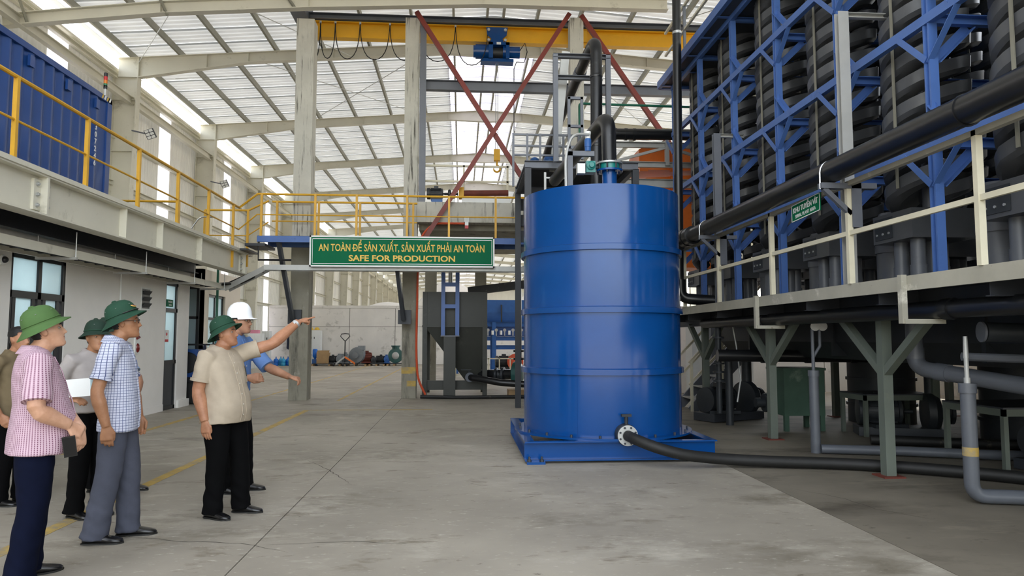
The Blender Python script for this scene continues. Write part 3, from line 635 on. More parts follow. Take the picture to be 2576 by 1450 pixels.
rail_run(br, [(x, 17.2, 3.85) for x in (-4.5, -3.5, -2.5, -1.2)], 4.86, [(-4.62, 17.2, 4.84), (-1.1, 17.2, 4.84)], [[(-4.62, 17.2, 4.36), (-1.1, 17.2, 4.36)]])
sg = empty('safety_sign', (-1.36, 16.2, 3.1), 'long green safety banner sign with gold lettering hung on the walkway', 'sign')
X0, X1, Z0, Z1, Y = -3.49, .77, 3.15, 3.87, 16.2
MB().bx(X0, X1, Y, Y + .05, Z0, Z1).build('sign_panel', 'sign_green', sg)
for a, b, c, d in ((X0, X1, Z0, Z0 + .035), (X0, X1, Z1 - .035, Z1), (X0, X0 + .035, Z0, Z1), (X1 - .035, X1, Z0, Z1)):
    MB().bx(a, b, Y - .012, Y + .055, c, d).build('sign_frame', 'sign_white', sg)
for a, b, c, d in ((X0 + .06, X1 - .06, Z0 + .065, Z0 + .08), (X0 + .06, X1 - .06, Z1 - .08, Z1 - .065), (X0 + .06, X0 + .07, Z0 + .07, Z1 - .07), (X1 - .07, X1 - .06, Z0 + .07, Z1 - .07)):
    MB().bx(a, b, Y - .003, Y, c, d).build('inner_border', 'sign_white', sg)
def text_span(body, size, bold):
    t = text('measure', body, 'letter_gold', None, (0, 0, 0), size, bold=bold, align='LEFT'); xs_ = [v.co.x for v in t.data.vertices]; r_ = (min(xs_), max(xs_)); bpy.data.objects.remove(t); return r_
L1 = 'AN TOÀN DỂ SẢN XUẤT, SẢN XUẤT PHẢI AN TOÀN'
text('lettering', L1, 'letter_gold', sg, (-1.37, Y - .004, 3.585), .235, bold=.0035, width=3.82)
_a, _b = text_span(L1, .235, .0035); _d1 = text_span('AN TOÀN D', .235, .0035)[1]; _dw = text_span('D', .235, .0035); _k = 3.82 / (_b - _a)
_xl = -1.37 - 1.91 + (_d1 - _a - (_dw[1] - _dw[0])) * _k     # the stroke through the D
MB().bx(_xl - .03, _xl + .055, Y - .0085, Y - .0005, 3.572, 3.594).build('letter_stroke', 'letter_gold', sg)
text('lettering', 'SAFE FOR PRODUCTION', 'letter_gold', sg, (-1.37, Y - .004, 3.345), .19, bold=.005, width=2.45)
# ================= blue tank and the machinery behind it =================
TX, TY, TR = 1.945, 9.6, 1.075
tk = empty('storage_tank', (TX, TY, 0), 'tall glossy blue cylindrical steel tank on a square blue base frame', 'tank')
MB().lathe([(TR, .28), (TR, 3.45), (TR - .012, 3.45), (TR - .012, 3.40)], (TX, TY, 0), n=96, cap=False).build('shell', 'tank_blue', tk)
MB().lathe([(0.02, 3.40), (TR - .01, 3.40)], (TX, TY, 0), n=64, cap=False).build('top_plate', 'tank_blue', tk)
for z in (2.655, 1.865, 1.085):
    MB().lathe([(TR, z - .042), (TR + .038, z - .04), (TR + .038, z + .03), (TR, z + .042)], (TX, TY, 0), n=96, cap=False).build('stiffening_ring', 'tank_blue', tk)
MB().lathe([(TR - .05, .26), (TR + .13, .26), (TR + .13, .285), (TR - .05, .285)], (TX, TY, 0), n=72, cap=False).build('base_flange', 'tank_blue', tk)
for k in range(20):
    a = 2*PI*(k + .3) / 20; MB().lathe([(.016, 0), (.016, .03)], (TX + (TR + .07) * math.cos(a), TY + (TR + .07) * math.sin(a), .285), n=6).build('bolt', 'dark_steel', tk)
for a0 in (R(-52), R(-118)):
    x = TX + (TR + .002) * math.cos(a0); y = TY + (TR + .002) * math.sin(a0)
    za, zb = (1.9, 3.43) if a0 > R(-90) else (.3, 1.04)
    MB().box((x, y, (za + zb) / 2), (.004, .012, zb - za), Matrix.Rotation(a0, 3, 'Z')).build('weld_seam', 'tank_blue', tk)
fx0, fx1, fy0, fy1 = .77, 3.13, 8.42, 10.95
bf = MB(); 
MB().ch((fx0, fy0 + .04, .145), (fx1, fy0 + .04, .145), .1, .23, flip=1, t=.014).build('frame_beam', 'tank_blue', tk)
MB().ch((fx1, fy1 - .04, .145), (fx0, fy1 - .04, .145), .1, .23, flip=1, t=.014).build('frame_beam', 'tank_blue', tk)
MB().ib((fx0 + .06, fy0 + .08, .145), (fx0 + .06, fy1 - .08, .145), .12, .23, tf=.014).build('frame_beam', 'tank_blue', tk)
MB().ib((fx1 - .06, fy0 + .08, .145), (fx1 - .06, fy1 - .08, .145), .12, .23, tf=.014).build('frame_beam', 'tank_blue', tk)
for x in (1.5, 2.4): MB().ib((x, fy0 + .08, .145), (x, fy1 - .08, .145), .1, .21).build('frame_beam', 'tank_blue', tk)
for x in (fx0 + .05, fx1 - .2): 
    MB().bx(x - .03, x + .19, fy0 - .06, fy0 + .02, .0, .03).build('foot_plate', 'tank_blue', tk)
    for dx in (.0, .15): MB().lathe([(.026, 0), (.026, .025), (.014, .025), (.014, .06)], (x + dx, fy0 - .025, .03), n=6).build('anchor_bolt', 'dark_steel', tk)
# top neck
nx, ny = 2.09, 9.62
MB().lathe([(.105, 3.4), (.105, 3.86), (.19, 3.86), (.19, 3.885), (.1, 3.885)], (nx, ny, 0), n=32).build('inlet_neck', 'tank_blue', tk)
vl = empty('butterfly_valve', (nx, ny, 3.885), 'teal actuated butterfly valve on top of the blue tank', 'valve')
MB().lathe([(.145, 3.885), (.145, 3.965)], (nx, ny, 0), n=28).build('valve_body', 'teal', vl)
MB().lathe([(.1, 3.965), (.185, 3.968), (.185, 3.99), (.1, 3.99)], (nx, ny, 0), n=32).build('flange', 'zinc', vl)
for k in range(8):
    a = 2*PI*(k+.5)/8; MB().cyl((nx + .165*math.cos(a), ny + .165*math.sin(a), 3.83), (nx + .165*math.cos(a), ny + .165*math.sin(a), 4.01), .012, 6).build('bolt', 'dark_steel', vl)
MB().cyl((nx - .12, ny, 3.925), (nx - .22, ny, 3.925), .03, 10).build('shaft', 'dark_steel', vl)
MB().bx(nx - .35, nx - .22, ny - .11, ny + .06, 3.83, 3.99).build('gearbox', 'teal', vl)
MB().lathe([(.06, 0), (.06, .03), (.035, .04), (.035, .07)], (nx - .285, ny - .11, 3.92), (0, -1, 0), 18).build('gear_cap', 'teal', vl)
MB().bx(nx - .47, nx - .36, ny - .08, ny + .04, 3.82, 3.96).build('switch_box', 'zinc', vl)
ac = empty('level_sensor', (nx - .32, ny - .02, 4.0), 'blue level sensor with grey hose on a bracket over the tank', 'sensor')
MB().bx(nx - .6, nx - .53, ny - .04, ny + .04, 3.4, 4.14).bx(nx - .6, nx - .22, ny - .04, ny + .04, 4.08, 4.15).build('bracket', 'grey_steel', ac)
MB().lathe([(.045, 0), (.045, .06), (.05, .06), (.05, .16), (.04, .18)], (nx - .31, ny - .02, 4.15), n=16).build('sensor_body', 'motor_blue', ac)
MB().lathe([(.04, 0), (.04, .06), (.046, .07), (.046, .1)], (nx - .31, ny - .02, 4.33), n=16).build('sensor_cap', 'sign_white', ac)
MB().tube(rpath([(nx - .3, ny - .06, 4.38), (nx - .55, ny - .15, 4.36), (nx - .66, ny - .2, 4.05), (nx - .65, ny - .2, 3.42)], .2), .02, 8).build('hose', 'grey_steel_light', ac)
# outlet valve and hose
ov = empty('outlet_valve', (2.01, 8.5, .2), 'round galvanised flange valve at the foot of the blue tank', 'valve')
vy = 8.38
MB().lathe([(.13, 0), (.13, .12)], (2.01, vy + .02, .33), (0, 1, 0), 24).build('valve_body', 'motor_dark', ov)
MB().lathe([(.07, 0), (.123, 0), (.123, .022), (.07, .022)], (2.01, vy - .02, .33), (0, 1, 0), 36).build('flange', 'zinc', ov)
for k in range(8):
    a = 2*PI*(k+.5)/8; MB().lathe([(.013, 0), (.013, .015)], (2.01 + .1*math.cos(a), vy - .02, .33 + .1*math.sin(a)), (0, -1, 0), 6).build('bolt', 'dark_steel', ov)
MB().cyl((2.01, vy + .06, .45), (2.01, vy + .06, .56), .022, 10).bx(1.95, 2.07, vy + .03, vy + .09, .55, .58).build('stem_handle', 'motor_dark', ov)
hs = [(2.01, vy - .02, .33), (2.05, vy - .2, .315), (2.25, vy - .36, .24), (2.55, vy - .4, .16), (3.0, vy - .35, .1), (3.6, 7.95, .075), (4.3, 7.82, .07), (5.0, 7.5, .07), (5.6, 7.05, .07), (6.2, 6.4, .07)]
MB().tube(rpath(hs, .4, 5), .066, 14).build('delivery_hose', 'black_rubber', label='thick black rubber hose from the tank outlet across the floor', cat='hose')
MB().tube([(1.96 + .05, vy - .03, .33), (2.01 + .005, vy - .1, .325)], .052, 16).build('hose_spigot', 'zinc', ov)

# black pipes over the tank
pipe1 = rpath([(nx, ny, 3.99), (nx - .01, ny, 4.68), (nx - .1, ny + .7, 4.62), (1.7, 12.55, 4.4)], .28, 6)
MB().tube(pipe1, .105, 20).build('inlet_pipe', 'black_pipe', label='black pipe bending over from the tank inlet towards the grey platform', cat='pipe')
rs = MB()
p2 = rpath([(2.45, 12.4, 3.4), (2.47, 12.4, 7.07), (2.4, 13.3, 6.95), (2.2, 17.0, 6.35), (2.15, 17.4, 6.1), (2.15, 17.6, 5.9)], .32, 6)
e = empty('riser_pipe', (2.45, 12.4, 3.4), 'tall black riser pipe arching over the grey portal frame', 'pipe')
MB().tube(p2, .11, 20).build('pipe_run', 'black_pipe', e)
for z in (6.3, 5.0, 4.2): MB().lathe([(.113, 0), (.116, .01), (.116, .05), (.113, .06)], (2.46, 12.4, z), n=20).build('weld_collar', 'black_pipe', e)
MB().tube([(2.385, 13.6, 6.9), (2.375, 13.8, 6.87)], .128, 18).build('coupling', 'grey_steel', e)
MB().tube(rpath([(2.3, 12.2, 4.66), (1.45, 12.4, 4.5), (1.3, 12.45, 4.35)], .1), .1, 16).build('elbow_pipe', 'black_pipe', label='short black pipe elbow hanging under the grey platform', cat='pipe') if False else None
pf = empty('portal_frame', (2.2, 12.6, 4.75), 'tall grey steel portal frame holding the black riser pipe', 'frame')
MB().ch((1.74, 12.65, 4.78), (1.74, 12.65, 6.85), .09, .09, up=(0, 1, 0)).build('upright', 'grey_steel', pf)
MB().ch((2.74, 12.65, 4.78), (2.74, 12.65, 6.85), .09, .09, up=(0, 1, 0)).build('upright', 'grey_steel', pf)
MB().ch((1.7, 12.65, 6.81), (2.78, 12.65, 6.81), .09, .08).build('crosshead', 'grey_steel', pf)
MB().ch((1.76, 13.05, 6.55), (2.72, 13.05, 6.55), .08, .08).build('crosshead', 'grey_steel', pf)
MB().ib((1.8, 13.4, 4.78), (2.05, 13.4, 7.2), .16, .12, up=(0, 1, 0)).build('raking_post', 'grey_steel_light', pf)
lf = empty('ladder_frame', (2.06, 12.5, 4.75), 'narrow grey ladder frame standing inside the portal frame', 'frame')
for x in (1.96, 2.2): MB().bar((x, 12.45, 4.78), (x, 12.45, 5.95), .05).build('stile', 'grey_steel', lf)
for z in (5.93, 5.4, 5.0): MB().bar((1.94, 12.45, z), (2.22, 12.45, z), .05).build('rung', 'grey_steel', lf)
pl = empty('pipe_platform', (2.2, 13.2, 3.0), 'dark grey steel platform behind the blue tank', 'platform')
for (x, y) in ((1.24, 12.9), (3.3, 12.9), (1.24, 15.2), (3.3, 15.2)):
    MB().ch((x, y, 0), (x, y, 4.72), .12, .12, up=(0, 1, 0)).build('post', 'dark_steel', pl)
for y in (12.9, 15.2): MB().ib((1.18, y, 4.78), (3.36, y, 4.78), .12, .14).build('edge_beam', 'grey_steel', pl)
for x in (1.24, 2.2, 3.3): MB().ib((x, 12.95, 4.76), (x, 15.2, 4.76), .1, .12).build('joist', 'grey_steel', pl)
MB().bx(1.2, 3.34, 12.9, 15.2, 4.85, 4.865).build('deck_plate', 'dark_steel', pl)
for y0 in (12.75,): 
    for x in (1.55, 2.0): MB().bar((x, y0, 3.4), (x, y0, 4.6), .04).build('ladder_stile', 'grey_steel_light', pl)
    for k in range(5): MB().bar((1.55, y0, 3.5 + .25*k), (2.0, y0, 3.5 + .25*k), .03).build('ladder_rung', 'grey_steel_light', pl)
for k in range(4): MB().bx(1.3, 3.2, 15.4, 15.5, 3.3 + .36*k, 3.55 + .36*k).build('screen_panel', 'dark_steel', pl)
g_ = empty('platform_railing', (1.4, 15.2, 4.86), 'grey pipe railing on the far side of the grey platform', 'railing')
for x in (.98, 1.25, 1.5, 1.95, 2.25): MB().bar((x, 13.1, 4.86 if x > 1.1 else 4.4), (x, 13.1, 5.44), .04).build('post', 'grey_steel', g_)
for z in (5.42, 5.2, 5.02): MB().bar((.96, 13.1, z), (2.3, 13.1, z), .035).build('rail', 'grey_steel', g_)
for (x, y, z, r_, lb) in ((1.72, 13.35, 4.985, .13, 'blue round float ball on the grey platform'), (1.42, 13.35, 4.955, .1, 'smaller blue float ball on the edge of the grey platform')):
    MB().sphere((x, y, z), (r_, r_, r_ * .9), 20, 12).build('float_ball', 'motor_blue', label=lb, cat='float')
# horizontal black pipe and green pipe behind, truss, orange machine
e = empty('cross_pipe', (4.0, 15, 6.2), 'horizontal black pipe running behind the tall standpipe', 'pipe')
MB().cyl((2.9, 15.6, 6.22), (8, 15.6, 6.27), .13, 18).build('pipe_run', 'black_pipe', e)
for x in (3.5, 3.75, 3.95): MB().cyl((x, 15.6, 6.225), (x + .06, 15.6, 6.225), .145, 18).build('coupling', 'black_pipe', e)
MB().tube(rpath([(2.6, 15.0, 5.6), (2.6, 15.0, 6.72), (8, 15.0, 6.68)], .06, 3), .028, 8).build('water_pipe', 'green_pipe', label='thin green water pipe crossing above the horizontal black pipe', cat='pipe')
ob = empty('gantry_truss', (4.5, 15.4, 5.4), 'galvanised steel gantry truss in front of the orange screen', 'truss')
for z in (5.98, 5.52, 5.08): MB().ch((3.0, 15.6, z), (7.5, 15.6, z), .08, .13 if z > 5.2 else .2).build('chord', 'grey_steel_light', ob)
for x in (3.45, 4.75, 6.05): MB().bar((x, 15.6, 5.5), (x, 15.6, 6.1), .09).build('vertical', 'grey_steel_light', ob)
for a, b in ((3.5, 4.7), (6.0, 4.8)): MB().bar((a, 15.6, 5.58), (b, 15.6, 5.92), .06).build('diagonal', 'grey_steel_light', ob)
for x in (3.4, 6.0): MB().ib((x, 15.6, 0), (x, 15.6, 5.1), .14, .14, up=(0, 1, 0)).build('post', 'grey_steel_light', ob)
om = empty('vibrating_screen', (5, 16.6, 4.0), 'orange vibrating screen machine beyond the blue tank', 'machine')
MB().prism([(0, 0), (2.2, 0), (2.2, .5), (.25, .62), (0, .5)], (4.25, 16.2, 5.55), (1, 0, 0), (0, 0, 1), (0, 1.0, 0)).build('upper_trough', 'orange', om)
MB().prism([(.25, 0), (2.2, .1), (2.2, .75), (.2, .6)], (4.2, 16.2, 4.75), (1, 0, 0), (0, 0, 1), (0, 1.0, 0)).build('lower_trough', 'orange', om)
MB().bx(4.7, 6.3, 16.3, 17.3, 3.2, 4.75).build('chute', 'orange', om)
MB().bx(4.25, 4.45, 16.14, 16.2, 5.5, 5.62).bx(5.0, 5.06, 16.15, 16.2, 5.5, 6.1).bx(5.0, 5.06, 16.15, 16.2, 4.8, 5.4).build('stiffener', 'orange', om)
for x in (4.8, 6.2): MB().bar((x, 16.8, 0), (x, 16.8, 3.2), .15).build('leg', 'grey_steel', om)

# motor and trough on the concrete beam
def motor(e, c, ax, r, L, m='motor_dark', fins=True, feet=True, box=True):
    c = V(c); ax = V(ax).normalized(); a = c - ax * L / 2
    MB().lathe([(r*.3, 0), (r*.82, 0), (r*.86, L*.12), (r*.86, L*.82), (r*.95, L*.83), (r*.95, L*.9), (r*.6, L*.95), (r*.15, L*.95), (r*.15, L*1.2)], a, ax, 20).build('motor_body', m, e)
    side = ax.cross(V((0, 0, 1))).normalized()
    if fins:
        fm = MB()
        for k in range(14):
            t = 2*PI*k/14; d = side*math.cos(t) + V((0, 0, 1))*math.sin(t)
            fm.bar(a + ax*L*.16 + d*r*.9, a + ax*L*.8 + d*r*.9, r*.05, r*.2, up=d)
        fm.build('cooling_fins', m, e)
    MB().lathe([(r*.7, -L*.1), (r*.98, -L*.08), (r, L*.1), (r*.9, L*.12)], a, ax, 20).build('fan_cover', m, e)
    if box: MB().box(c + V((0, 0, r*1.05)), (L*.28, L*.28, r*.5)).build('terminal_box', m, e)
    if feet: MB().box(c - V((0, 0, r*.95)), (abs(ax.x)*L*.7 + abs(side.x)*r*1.7, abs(ax.y)*L*.7 + abs(side.y)*r*1.7, r*.25)).build('motor_foot', m, e)
e = empty('drive_motor', (-.7, 17.8, 4.97), 'dark electric drive motor with coupling on the concrete beam', 'motor')
motor(e, (-.66, 17.8, 5.22), (1, 0, 0), .15, .4); MB().bx(-.78, -.5, 17.68, 17.92, 4.97, 5.08).build('plinth', 'motor_blue', e)
MB().cyl((-.45, 17.8, 5.22), (-.1, 17.8, 5.22), .03, 10).lathe([(.09, 0), (.12, .02), (.12, .06), (.09, .08)], (-.36, 17.8, 5.22), (1, 0, 0), 16).lathe([(.09, 0), (.12, .02), (.12, .06), (.09, .08)], (-.24, 17.8, 5.22), (1, 0, 0), 16).build('coupling', 'motor_dark', e)
e = empty('screw_conveyor', (.5, 17.8, 4.97), 'red-brown screw conveyor tube on the concrete beam', 'conveyor')
MB().cyl((.05, 17.8, 5.24), (1.2, 17.8, 5.27), .08, 16).build('tube', 'rust', e)
MB().bx(-.08, .05, 17.68, 17.92, 5.1, 5.38).build('end_bearing', 'yellow_girder', e)
MB().bx(.0, 1.25, 17.7, 17.9, 4.97, 5.14).build('cradle', 'white_paint', e)
e = empty('beam_railing', (0, 18.1, 4.97), 'cream railing on the concrete deck behind the hoist hook', 'railing')
for x in (-1.0, .05, 1.2): MB().bar((x, 18.1, 4.5), (x, 18.1, 6.05), .05).build('post', 'cream_rail', e)
for z in (6.03, 5.62): MB().bar((-1.1, 18.1, z), (1.25, 18.1, z), .05).build('rail', 'cream_rail', e)
e = empty('emergency_box', (.12, 17.55, 4.2), 'small red and white emergency switch box hung under the concrete beam', 'switch box')
MB().bx(.06, .19, 17.53, 17.6, 4.45, 4.6).build('mount_plate', 'grey_steel_light', e); MB().bx(.08, .17, 17.5, 17.6, 4.36, 4.45).build('box_top', 'sign_white', e); MB().bx(.08, .17, 17.5, 17.6, 4.28, 4.36).build('box_bottom', 'red', e)
MB().tube(rpath([(.1, 17.6, 4.42), (-.75, 17.6, 4.42), (-1.08, 17.6, 4.0), (-1.1, 17.6, 3.0), (-1.12, 17.6, 1.2), (-1.08, 17.6, .5), (-.88, 17.6, .1)], .3), .028, 8).build('orange_conduit', 'orange_pipe', label='orange flexible conduit dropping beside the column to the floor', cat='conduit')

# hopper
hp = empty('hopper', (-.16, 18.8, 0), 'large black steel hopper bin with tapered bottom', 'hopper')
hx0, hx1, hy0, hy1 = -.98, .66, 18.0, 19.7
MB().bx(hx0, hx1, hy0, hy0 + .02, 1.83, 2.7).bx(hx0, hx1, hy1 - .02, hy1, 1.83, 2.7).bx(hx0, hx0 + .02, hy0, hy1, 1.83, 2.7).bx(hx1 - .02, hx1, hy0, hy1, 1.83, 2.7).build('bin_wall', 'hopper_black', hp)
MB().bx(hx0 - .02, hx1 + .02, hy0 - .03, hy1 + .03, 1.79, 1.84).build('rim', 'hopper_black', hp)
MB().add([(hx0 + .04, hy0, 1.82), (hx1 - .04, hy0, 1.82), (hx1 - .04, hy1, 1.82), (hx0 + .04, hy1, 1.82), (.15, 18.35, .35), (.5, 18.35, .35), (.5, 18.7, .35), (.15, 18.7, .35)],
         [(0, 1, 5, 4), (1, 2, 6, 5), (2, 3, 7, 6), (3, 0, 4, 7), (4, 5, 6, 7)]).build('cone', 'hopper_black', hp, ang=10)
for x in (hx0 + .05, hx1 - .05):
    for y in (hy0 + .03, hy1 - .05): MB().ch((x, y, 0), (x, y, 2.7), .12, .1, up=(0, 1, 0)).build('leg', 'hopper_black', hp)
MB().bx(hx0, hx1, hy0 + .1, hy0 + .16, .18, .42).build('sill_beam', 'hopper_black', hp)
MB().ib((-.29, hy0 - .15, 0), (-.29, hy0 - .15, 1.55), .3, .22, up=(0, 1, 0), tw=.08).build('front_post', 'hopper_black', hp)
for x in (-.46, -.1): MB().ch((x, hy0 - .15, 1.57), (x, hy0 - .15, 3.3), .1, .09, up=(0, 1, 0)).build('ladder_stile', 'blue_steel', hp)
for z in (2.32, 2.88): MB().bar((-.48, hy0 - .15, z), (-.08, hy0 - .15, z), .08, .1).build('ladder_rung', 'blue_steel', hp)
MB().bx(-.52, -.04, hy0 - .22, hy0 - .08, 1.55, 1.575).build('ladder_foot', 'grey_steel', hp)
MB().cyl((-.28, hy0 - .1, 2.85), (-.28, hy0 - .1, 3.3), .055, 12).build('cylinder', 'grey_steel_light', hp)
e = empty('slurry_pipe', (.8, 17.6, .4), 'black slurry pipe with flanged valve leaving the hopper foot', 'pipe')
MB().lathe([(.05, 0), (.12, 0), (.12, .03), (.05, .03)], (.22, 17.75, .52), (.2, -1, 0), 22).build('flange', 'grey_steel', e)
MB().tube([(.22, 17.8, .52), (.3, 17.65, .51), (1.0, 17.4, .4), (2.2, 17.2, .33)], .085, 14).build('pipe_run', 'black_pipe', e)
MB().cyl((.2, 17.75, .62), (.2, 17.75, .7), .02, 8).bx(0, .26, 17.73, 17.77, .7, .715).build('lever', 'motor_dark', e)
MB().cyl((.5, 18.4, .55), (1.35, 17.9, .58), .13, 16).build('branch', 'black_pipe', e)
e = empty('slurry_pump', (1.45, 17.9, 0), 'dark teal slurry pump half hidden by the blue tank', 'pump')
MB().lathe([(.12, 0), (.18, .05), (.18, .1), (.13, .12), (.13, .2), (.2, .22), (.2, .28), (.12, .3)], (.85, 18.15, .56), (1, -.35, 0), 20).build('inlet_flange', 'motor_dark', e)
MB().lathe([(.15, 0), (.3, .06), (.32, .22), (.15, .3)], (1.3, 17.95, .6), (1, -.35, 0), 22).build('volute', 'teal_dark', e)
MB().bx(1.2, 1.9, 17.6, 18.2, 0, .2).build('pump_base', 'wood', e)
MB().cyl((1.48, 17.9, .8), (1.48, 17.9, 3.3), .075, 14).lathe([(.14, .95), (.14, 1.0)], (1.48, 17.9, 0), n=16).lathe([(.14, 1.15), (.14, 1.2)], (1.48, 17.9, 0), n=16).build('discharge_pipe', 'black_pipe', e)
MB().tube([(-1.0, 17.5, .06), (-.2, 17.45, .04), (1.0, 17.4, .05), (2.5, 17.5, .05)], .045, 8).build('floor_hose', 'black_rubber', label='thin black hose lying on the floor before the hopper', cat='hose')
MB().bar((.2, 18.3, 2.74), (2.2, 17.8, 2.96), .25, .2).build('feed_chute', 'black_rubber', label='black chute beam running over the hopper to the tank', cat='chute')
# blue feeder beyond
bl = empty('feeder_bin', (2, 30, 0), 'pale and dark blue feeder bin on a blue steel frame beyond the hopper', 'feeder')
MB().bx(.6, 3.4, 30, 32, 2.62, 3.16).build('upper_wall', 'motor_blue', bl); MB().prism([(0, 0), (2, 0), (1.7, -.42), (.3, -.42)], (.6, 30, 2.62), (0, 1, 0), (0, 0, 1), (2.8, 0, 0)).build('lower_wall', 'blue_pale', bl)
for x in (-.2, 1.42, 3.2):
    for y in (30.1, 31.8): MB().ib((x, y, 0), (x, y, 2.2), .18, .18, up=(0, 1, 0)).build('post', 'motor_blue', bl)
for z in (2.1, 1.5, 1.12): MB().ib((-.3, 30.1, z), (3.4, 30.1, z), .12, .18).build('beam', 'motor_blue', bl)
MB().bx(-.3, 3.4, 30.3, 31.6, 1.6, 2.1).build('conveyor_body', 'blue_steel', bl)
for k in range(5):
    x = 1.05 + .36 * k; MB().lathe([(.05, 0), (.07, .02), (.07, .04)], (x + .1, 30.02, 1.86), (0, -1, 0), 12).bar((x + .1, 30.0, 1.62), (x + .1, 30.0, 1.84), .05).build('roller_bracket', 'grey_steel_light', bl)
    MB().cyl((x - .06, 30.0, 1.66), (x - .06, 30.0, 1.84), .055, 10).build('roller', 'sign_white', bl)
MB().bx(1.7, 1.76, 29.9, 30, 2.2, 2.95).build('stiffener', 'dark_steel', bl)
e = empty('low_barrier', (2, 26, 0), 'low cream barrier rail in front of the blue feeder', 'barrier')
for k in range(8): MB().bar((-.2 + .42*k, 27, 0), (-.2 + .42*k, 27, .75), .04).build('post', 'cream_rail', e)
for z in (.72, .1): MB().bar((-.2, 27, z), (2.9, 27, z), .04).build('rail', 'cream_rail', e)
e = empty('red_disc_pump', (2.1, 29, 0), 'pump with a round orange-red guard below the blue feeder', 'pump')
motor(e, (1.75, 28.6, .55), (1, 0, 0), .24, .6); MB().lathe([(.08, 0), (.33, .02), (.33, .12), (.08, .16)], (2.2, 28.4, .55), (0, -1, 0), 22).build('guard', 'orange_pipe', e)
MB().bx(1.4, 2.6, 28.4, 28.9, .0, .3).build('pump_base', 'motor_dark', e)

# things along the low concrete wall
def pallet(x, y, wd, label, m='motor_dark'):
    e = empty('pallet', (x, y, 0), label, 'pallet')
    for k in range(5): MB().bx(x - wd/2, x + wd/2, y - .5 + .2*k, y - .38 + .2*k, .1, .13).build('board', m, e)
    for k in range(3): q = x - wd/2 + .05 + k*(wd - .1)/2; MB().bx(q - .05, q + .05, y - .5, y + .5, 0, .1).build('bearer', 'wood', e)
def cabinet(x0, x1, y, z1, label):
    e = empty('steel_cabinet', ((x0+x1)/2, y, 0), label, 'cabinet')
    MB().bx(x0, x1, y, y + .45, .03, z1).build('body', 'white_paint', e)
    mid = (x0 + x1) / 2
    for a, b in ((x0 + .015, mid - .006), (mid + .006, x1 - .015)):
        for z0, z_ in ((.05, z1*.56), (z1*.58, z1 - .02)):
            d = MB().bx(a, b, y - .018, y, z0, z_).build('door', 'white_paint', e)
            hx = b - .07 if a < mid - .1 else a + .07
            MB().bx(hx - .02, hx + .02, y - .03, y - .018, (z0+z_)/2 - .06, (z0+z_)/2 + .06).build('handle', 'black_frame', d)
WY = 40.0
cabinet(-8.75, -7.9, WY, 1.95, 'white steel cabinet with yellow helmets on top, against the concrete wall')
cabinet(-11.0, -10.3, 36.6, 1.75, 'white steel cabinet beside the steel column with a red box on top') if False else None
cabinet(-10.75, -10.35, 38.6, 1.9, 'narrow white steel locker near the hanging overalls')
for x, lb in ((-8.5, 'yellow safety helmet on the white cabinet, first of two'), (-8.15, 'yellow safety helmet on the white cabinet, second of two')):
    e = empty('safety_helmet', (x, WY + .2, 1.98), lb, 'helmet')
    MB().lathe([(.17, 0), (.15, .02), (.14, .07), (.1, .13), (.03, .16)], (x, WY + .2, 1.98), n=16).build('dome', 'hat_yellow', e); MB().lathe([(.14, 0), (.2, 0), (.2, .012), (.14, .015)], (x, WY + .2, 1.975), n=16).build('brim', 'hat_yellow', e)
def bottle(x, y, m, lb, z=0):
    e = empty('water_bottle', (x, y, z), lb, 'bottle', group='water cooler bottles by the wall')
    MB().lathe([(.12, 0), (.135, .03), (.135, .12), (.125, .14), (.135, .16), (.135, .3), (.1, .37), (.03, .41), (.028, .46)], (x, y, z), n=14).build('jug', m, e); MB().lathe([(.032, .455), (.032, .5)], (x, y, z), n=10).build('cap', 'motor_blue', e)
for k in range(8):
    bottle(-10.15 + .17*k*1.15, 39.3 + .25*(k % 2), 'bottle_cyan' if k % 3 else 'bottle_blue', 'light blue water bottle standing by the wall below the hanging overalls' if k % 3 else 'deep blue water bottle standing by the wall below the hanging overalls')
e = empty('water_dispenser', (-8.0, 39.4, 0), 'blue stool carrying an upturned blue water bottle beside the cabinet', 'dispenser')
MB().bx(-8.2, -7.92, 39.25, 39.5, 0, .36).build('stool', 'motor_blue', e); MB().lathe([(.03, 0), (.1, .1), (.135, .16), (.135, .5), (.1, .56)], (-8.06, 39.38, .36), n=14).build('bottle', 'bottle_blue', e)
e = empty('overalls', (-9.4, 39.9, .8), 'dark work overalls hanging on the wall', 'clothes')
for k in range(4): MB().prism([(-.12, 0), (.12, 0), (.15, -.9), (.03, -.95), (0, -.4), (-.04, -.98), (-.14, -.92)], (-9.8 + .24*k, 40.69, 1.85 - .04*(k % 2)), (1, 0, 0), (0, 0, 1), (0, .1, 0)).build('garment', 'cloth_dark', e)
pallet(-6.9, 39.2, 1.9, 'dark pallet carrying a carton in front of the concrete wall'); pallet(-5.1, 39.2, 1.7, 'dark pallet under the blue blower'); pallet(-4.0 + .45, 39.2, 1.3, 'dark pallet under the small pumps'); pallet(-2.3, 39.2, 1.2, 'dark pallet under the teal round pump')
e = empty('carton', (-7.4, 39.2, .13), 'open pale cardboard carton on a pallet by the cabinet', 'box')
MB().bx(-7.75, -7.1, 38.95, 39.45, .13, .72).build('body', 'wood', e); MB().prism([(0, 0), (.66, .0), (.7, .12), (0.05, .12)], (-7.75, 38.95, .72), (1, 0, 0), (0, 0, 1), (0, .02, 0)).build('flap', 'wood', e)
